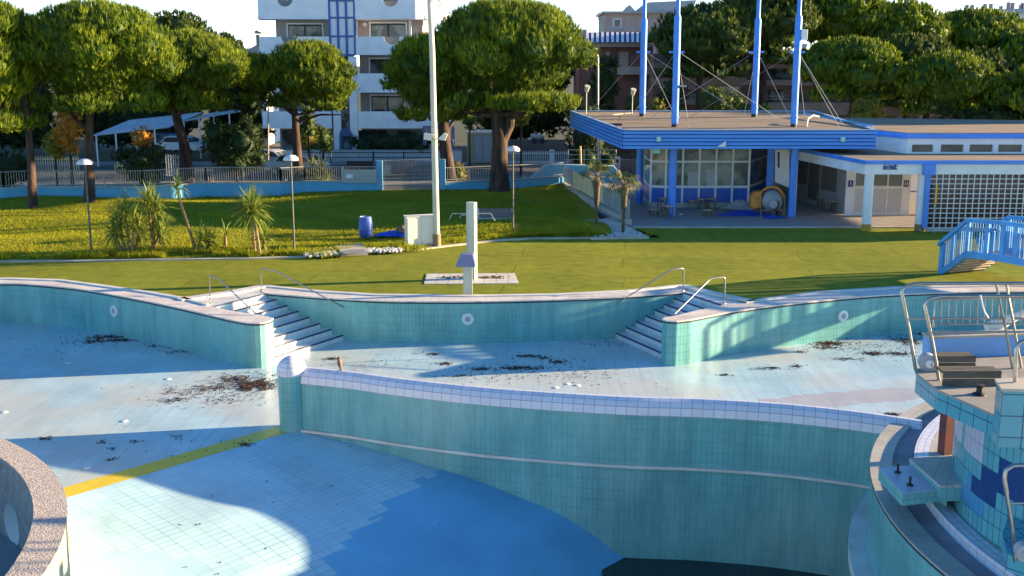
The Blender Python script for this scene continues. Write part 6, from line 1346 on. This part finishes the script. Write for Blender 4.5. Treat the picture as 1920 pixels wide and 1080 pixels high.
bush('dark shrub mass behind the railing at the left edge', -40, 280, 62, 350, 66.5, 'dbush', seed=4, dens=10, n=14)
bush('dark bushy shrub behind the railing left of the leaning pine', 205, 270, 318, 350, 68.5, 'dbush', seed=5, dens=10, n=14)
bush('big dark evergreen shrub left of the thin rusty post', 372, 228, 512, 325, 70.5, 'dbush', seed=6, dens=9, n=18, L=.28)
bush('tall dark evergreen behind the thin rusty post', 420, 90, 500, 240, 76, 'dbush', seed=7, dens=7, n=18, L=.3, ry=2.2)
for i_, (a_, b_, c_, d_, e_) in enumerate([(-60, 120, 120, 290, 93), (860, 110, 1075, 262, 106), (-200, 100, 60, 290, 110)] + [(-60, 60, 120, 250, 99), (95, 120, 260, 255, 101), (225, 110, 400, 262, 103), (380, 120, 480, 270, 106)]):
    bush(['low dark trees beyond the street at the left edge', 'dark trees behind the forecourt right of the big pine', 'dark trees farther back at the left edge', 'dark tree mass beyond the street at the far left', 'dark trees beyond the street between the two left pines', 'dark trees beyond the street behind the leaning pine', 'dark trees beyond the street left of the low house'][i_], a_, b_, c_, d_, e_, 'dbush', seed=50+i_, dens=4, n=22, L=.5, wd=.2, ry=3, name='dark_tree', cat='tree')
bush('low dark tree mass behind the left carport', 165, 195, 330, 275, 98, 'dbush', seed=8, dens=5, n=18, L=.4, wd=.16)
bush('dark tree mass between the carports and the low house', 400, 140, 520, 290, 97, 'dbush', seed=9, dens=5, n=18, L=.4, wd=.16)
bush('ochre shrub under the round crowned pine, left side', 552, 222, 602, 282, 78, 'yellow_bush', seed=10)
bush('green shrub under the round crowned pine, right side', 582, 235, 628, 288, 80, 'bush', seed=11)
bush('loose brown green shrub hanging beside the pine trunk', 556, 200, 600, 262, 77, 'bush', seed=12)
bush('low bright green plant on the blue wall beside the spiky plant', 585, 332, 626, 346, 65.8, 'yellow_bush', seed=13, L=.15, wd=.07, ry=.4, cat='plant', name='low_plant', zg=.8)
t_ = bush('dark clipped hedge along the front of the apartment block', 650, 252, 832, 288, 88, 'dbush', seed=14, dens=10, n=26, L=.2, ry=.9, name='hedge', cat='hedge')
bush('clipped dome bush growing in the stone planter', 716, 305, 766, 330, 77, 'dbush', seed=15, dens=18, n=8, L=.14, wd=.07, ry=1.0, zg=.9)
bush('small yellowish grass clump behind the railing right of the stump trunk', 846, 312, 876, 345, 70, 'yellow_bush', seed=16, L=.4, wd=.05)
bush('bright green shrub behind the big pine trunk, left', 860, 205, 900, 245, 80, 'bush', seed=17)
bush('bright green shrub in the fork shadow right of the big pine', 955, 190, 1000, 240, 78, 'yellow_bush', seed=18)
bush('high dark hedge filling the corner left of the canopy', 1048, 190, 1160, 320, 86, 'dbush', seed=19, dens=7, n=22, L=.3, name='hedge', cat='hedge', ry=2.5)
bush('dark climbing evergreen on the house behind the street lamp', 1100, 105, 1165, 215, 94, 'dbush', seed=20, dens=6, n=18, L=.35, wd=.12, ry=1.6)
bush('yellow flowering bush behind the canopy right of the rear left mast', 1214, 186, 1250, 216, 78, 'yellow_bush', seed=21)
bush('green bush behind the canopy left of the rear left mast', 1170, 180, 1204, 216, 79, 'bush', seed=22)
bush('yellowish bush behind the canopy left of the rear right mast', 1378, 194, 1410, 218, 78, 'bush', seed=23)
bush('bright bush behind the canopy right of the rear right mast', 1418, 196, 1446, 218, 78.5, 'yellow_bush', seed=24)
bush('rounded olive bush beyond the right corner of the canopy', 1588, 190, 1666, 246, 80, 'yellow_bush', seed=25, dens=14, n=16)
bush('dark shrub row above the flat roof of the white building', 1760, 195, 1990, 250, 80, 'dbush', seed=26, dens=8, n=26, L=.3)
bush('dark creeper on the condominium between the masts', 1225, 150, 1290, 215, 90, 'dbush', seed=27, dens=6, n=16, L=.3, ry=1.2)
bush('brownish dry shrub against the condominium wall in the middle', 1300, 165, 1400, 216, 88, 'bush', seed=28, dens=5, n=14, L=.35, ry=1.2)
# yuccas
def yucca(label, stems, name='yucca', group='yucca plants on the left lawn', nl=70, L=.75, m='yucca', wd=.06):
    bx_, by_ = G(*stems[0][0], .1); t = thing(name, label, 'plant', (bx_, by_, .1), group); b = MB(); PP, DD = [], []; rg = np.random.default_rng(len(label))
    for st in stems:
        x, y = G(*st[0], .1); pts = [(x, y, .05)] + [(W(p[0], p[1], y)[0], y, W(p[0], p[1], y)[1]) for p in st[1:]]; b.tube(pts, [.07]+[.055]*(len(pts)-1), 7)
        top = np.array(pts[-1]); v = rg.normal(0, 1, (nl, 3)); v[:, 2] = v[:, 2]*.9+.55; v /= np.linalg.norm(v, axis=1)[:, None]; PP.append(top + v*.06 + rg.uniform(-.12, .12, (nl, 3))*np.array([.3, .3, 1])); DD.append(v)
    P = np.concatenate(PP); D = np.concatenate(DD); obj('stem', b, M['stem'], t, smooth=50)
    # bent blades: inner straight piece and drooping tip
    rgs = np.random.default_rng(3); n = len(P); Ls = rgs.uniform(.7, 1.15, n)*L; mid = P + D*Ls[:, None]*.55; D2 = D - np.array([0, 0, .5]); D2 /= np.linalg.norm(D2, axis=1)[:, None]; tip = mid + D2*Ls[:, None]*.5
    S_ = np.cross(D, [0, 0, 1.]); S_ /= np.linalg.norm(S_, axis=1)[:, None]+1e-9; w = wd/2
    V = np.stack([P-S_*w*.7, P+S_*w*.7, mid+S_*w, mid-S_*w, tip+S_*.004, tip-S_*.004], 1).reshape(-1, 3); F = np.concatenate([np.array([[0, 1, 2, 3], [3, 2, 4, 5]])+6*i for i in range(n)])
    off = np.array(origin(t)); me = bpy.data.meshes.new('leaves'); me.from_pydata((V-off).tolist(), [], F.tolist()); at = me.attributes.new('tint', 'FLOAT', 'FACE'); at.data.foreach_set('value', np.repeat(rgs.random(n), 2).astype(np.float32)); link('leaves', me, M[m], t); return t
yucca('bushy many stemmed yucca, leftmost on the lawn', [[(236, 474), (222, 412)], [(243, 474), (236, 400)], [(247, 475), (252, 420)], [(250, 474), (262, 440)], [(232, 474), (215, 440)]], nl=80, L=.85)
yucca('tall crowned yucca just right of the many stemmed one', [[(288, 466), (281, 412), (279, 380)], [(290, 468), (286, 425), (292, 398)], [(285, 468), (300, 440)]], nl=110, L=.85)
yucca('thin leaning yucca with a small tuft on a bare stem', [[(368, 472), (352, 420), (336, 372), (333, 352)]], nl=55, L=.65)
yucca('yucca with a dense fountain crown on two pale stems', [[(478, 474), (474, 430), (470, 394)], [(488, 478), (482, 440), (474, 398)]], nl=150, L=1.0)
yucca('small young yucca right of the fountain crowned one', [[(496, 472), (496, 448)]], nl=60, L=.6)
yucca('low yellow yucca clump right of the leaning stem', [[(378, 472), (376, 450)], [(392, 470), (390, 455)]], nl=80, L=.7)
yucca('low cut yucca stumps with sparse yellow leaves', [[(410, 466), (400, 452)], [(424, 466), (422, 442)]], nl=28, L=.55)
yucca('spiky plant on the street side beside the pine trunk base', [[(585, 345), (583, 335)], [(600, 345), (602, 332)]], nl=120, L=1.3, m='palm', wd=.1)
for o in bpy.data.objects:
    if o.name.startswith('yucca') and o.parent is None and 'street side' in o['label']:
        del o['group']
        o.location.z += 0
# small fan palms
def palm(label, foot, top, n, seed, droop):
    x, y = G(*foot, .06); xt, zt = W(*top, y); t = thing('fan_palm', label, 'palm', (x, y, .06), 'small fan palms in the pebble bed'); b = MB(); rg = np.random.default_rng(seed)
    zs = [.06, zt*.45, zt*.5, zt*.78, zt*.9, zt]; rr = [.075, .065, .12, .15, .22, .1]
    b.tube([(x+(xt-x)*z/zt, y, z) for z in zs], rr, 10); obj('trunk', b, M['palmtrunk'], t, smooth=60); V, F, T = [], [], []
    st = MB()
    for k in range(n):
        a = k*2.4+rg.random()*.5; el = rg.uniform(-.35 if droop else -.1, 1.1); d = np.array([math.cos(a)*math.cos(el), math.sin(a)*math.cos(el), math.sin(el)]); c0 = np.array([xt, y, zt]); hub = c0 + d*rg.uniform(.35, .55); st.tube([tuple(c0), tuple(hub)], .012, 4)
        s_ = np.cross(d, [0, 0, 1.]); s_ /= np.linalg.norm(s_)+1e-9; u = np.cross(s_, d)
        for q in range(13):
            an = (q-6)/6*1.5; e_ = d*math.cos(an) + s_*math.sin(an); e_ = e_ + u*.12*rg.normal(); tip = hub + e_*rg.uniform(.42, .58) - np.array([0, 0, .14*(1+droop)]); w = np.cross(e_, u)*.022; m_ = hub + e_*.28
            i = len(V); V += [hub-w*.3, hub+w*.3, m_+w, m_-w, tip+w*.1, tip-w*.1]; F += [[i, i+1, i+2, i+3], [i+3, i+2, i+4, i+5]]; tt = rg.random(); T += [tt, tt]
    off = np.array(origin(t)); me = bpy.data.meshes.new('fronds'); me.from_pydata((np.array(V)-off).tolist(), [], F); at = me.attributes.new('tint', 'FLOAT', 'FACE'); at.data.foreach_set('value', np.array(T, dtype=np.float32)); link('fronds', me, M['palm'], t); obj('leaf_stalks', st, M['stem'], t)
palm('green fan palm on the left of the pebble bed', (1118, 428), (1119, 332), 20, 5, 0); palm('drier fan palm with drooping brown fronds on the right of the pebble bed', (1168, 437), (1171, 345), 18, 9, 1)
# ------------------------------------------------------------------ grass blades on the lawn
rg = np.random.default_rng(5); n = 110000; X = rg.uniform(-32, 6.2, n); u = rg.random(n)**1.3
KY = np.interp(X, [p[0] for p in kerb_pts[:16]], [p[1] for p in kerb_pts[:16]])+.12; LY = np.interp(X, [p[0] for p in blue_line], [p[1] for p in blue_line])-.1; Yy = KY + (LY-KY)*u
keep = X < 3.4+np.clip((56-Yy)*.03, 0, 1)
X, Yy = X[keep], Yy[keep]; Z = np.array([lawn_z(a, b_) for a, b_ in zip(X, Yy)]); P = np.stack([X, Yy, Z-.01], 1); D = np.tile([0, 0, 1.], (len(P), 1))
hgt = .05 + .07*rg.random(len(P))*(1+.8*np.sin(X*1.3)*np.sin(Yy*1.1)); patch = .5+.3*np.sin(X*.9+2*np.sin(Yy*.7))+.2*rg.normal(0, 1, len(P))
tag(leaf_mesh('grass', P, D, hgt, np.full(len(P), .022), np.clip(patch, 0, 1), M['grass'], None, K=2, spread=.55, seed=4), 'rough yellow green lawn grass behind the kerb', 'grass', kind='stuff')
rg = np.random.default_rng(15); n = 9000; X = rg.uniform(-30, 6.2, n); KY = np.interp(X, [p[0] for p in kerb_pts[:16]], [p[1] for p in kerb_pts[:16]])+.16; Yy = KY + np.abs(rg.normal(0, .35, n))
clump = (np.sin(X*2.1)+np.sin(X*.73+1)+np.sin(X*5.3)) > -.3; X, Yy = X[clump], Yy[clump]
xs_, ys_ = [X], [Yy]
for px, py in ((236, 474), (250, 474), (288, 466), (370, 472), (480, 476), (415, 468), (770, 466), (552, 471), (172, 476), (640, 464), (700, 464), (960, 437), (1100, 440), (420, 472), (600, 478)):
    c = G(px, py, .1); xs_.append(c[0]+rg.normal(0, .35, 160)); ys_.append(c[1]+rg.normal(0, .25, 160))
X, Yy = np.concatenate(xs_), np.concatenate(ys_); P = np.stack([X, Yy, np.full(len(X), .06)], 1); D = np.tile([0, 0, 1.], (len(P), 1))
tag(leaf_mesh('tall_grass', P, D, .12+.16*rg.random(len(P)), np.full(len(P), .022), np.clip(rg.normal(.35, .25, len(P)), 0, 1), M['grass'], None, K=3, spread=.4, seed=14), 'longer grass and weeds along the lawn kerb and round the yuccas', 'grass', kind='stuff')
# ------------------------------------------------------------------ dead leaves in the pool
def litter(label, clumps, seed, z=None, tot=1.0):
    rg = np.random.default_rng(seed); PP = []
    for (px, py, wx, wy, n) in clumps:
        n = int(n*tot*1.5); c = G(px, py, S); sx = wx/2/FOC*math.hypot(c[1], 8.9); sy = wy/2*(c[1]/(py-YH))
        q = rg.normal(0, .42, (n, 2))*(1+1.6*(rg.random((n, 1)) < .3)); br = np.floor(rg.random(n)*5)*.3; q[:, 0] += .0; PP.append(np.stack([c[0]+q[:, 0]*sx, c[1]+q[:, 1]*sy + .25*sy*np.sin(q[:, 0]*7+br), np.full(n, 0.)], 1))
    P = np.concatenate(PP); P[:, 2] = [zfloor(a, b_) for a, b_ in P[:, :2]]; P[:, 2] += .004 + rg.random(len(P))*.008
    keepm = np.array([not (a > -5.5 and abs(b_-yw(a)-.2) < .35) for a, b_ in P[:, :2]]); P = P[keepm]
    D = rg.normal(0, 1, (len(P), 3))*np.array([1, 1, .04]) + np.array([0, 0, .08]); D /= np.linalg.norm(D, axis=1)[:, None]
    return tag(leaf_mesh('leaf_litter', P, D, rg.uniform(.03, .09, len(P)), np.full(len(P), .035), rg.random(len(P)), M['litter'], None, K=2, flat=True, spread=.12, seed=seed), label, 'leaf litter', kind='stuff')
litter('thick brown drift of dead leaves beside the domed post', [(478, 722, 85, 24, 900), (440, 712, 70, 18, 220), (400, 728, 110, 16, 130), (330, 750, 60, 14, 70), (350, 735, 120, 20, 60), (420, 750, 120, 30, 60)], 1)
litter('dark leaf streaks on the shaded blue floor below the left wall', [(200, 632, 80, 8, 220), (180, 640, 60, 8, 120), (225, 638, 50, 5, 120), (300, 648, 90, 10, 60), (130, 650, 200, 30, 50), (330, 660, 80, 8, 50)], 2)
litter('scattered dark leaf clumps in the middle of the upper pool floor', [(835, 682, 22, 6, 60), (812, 664, 30, 4, 40), (900, 692, 40, 6, 90), (990, 668, 50, 6, 90), (975, 690, 90, 7, 240), (1045, 679, 30, 7, 70), (1020, 672, 24, 4, 40), (865, 705, 50, 5, 40), (1100, 700, 150, 40, 60), (1130, 645, 120, 15, 50), (950, 700, 300, 40, 110), (700, 685, 160, 30, 40), (623, 673, 26, 5, 60)], 3)
litter('leaf heaps on the sunlit floor at the right, towards the tower rails', [(1555, 644, 55, 10, 330), (1548, 652, 60, 6, 80), (1640, 663, 40, 7, 150), (1685, 663, 40, 7, 110), (1700, 640, 60, 18, 240), (1500, 660, 30, 3, 25), (1448, 690, 26, 4, 50), (1495, 687, 18, 4, 40), (1430, 692, 60, 4, 25), (1590, 673, 60, 6, 60), (1360, 703, 16, 3, 30), (1675, 777, 24, 4, 60), (1600, 650, 260, 30, 90), (1840, 612, 120, 8, 300), (1735, 625, 70, 12, 200)], 4)
litter('dark specks on the shaded floor near the yellow line', [(85, 822, 30, 8, 26), (190, 830, 14, 5, 12), (212, 842, 18, 5, 10), (208, 862, 20, 6, 14), (250, 828, 24, 5, 14), (330, 820, 40, 10, 14), (458, 834, 26, 6, 40), (300, 845, 300, 60, 14), (600, 900, 400, 120, 9), (430, 1000, 300, 120, 6)], 5)
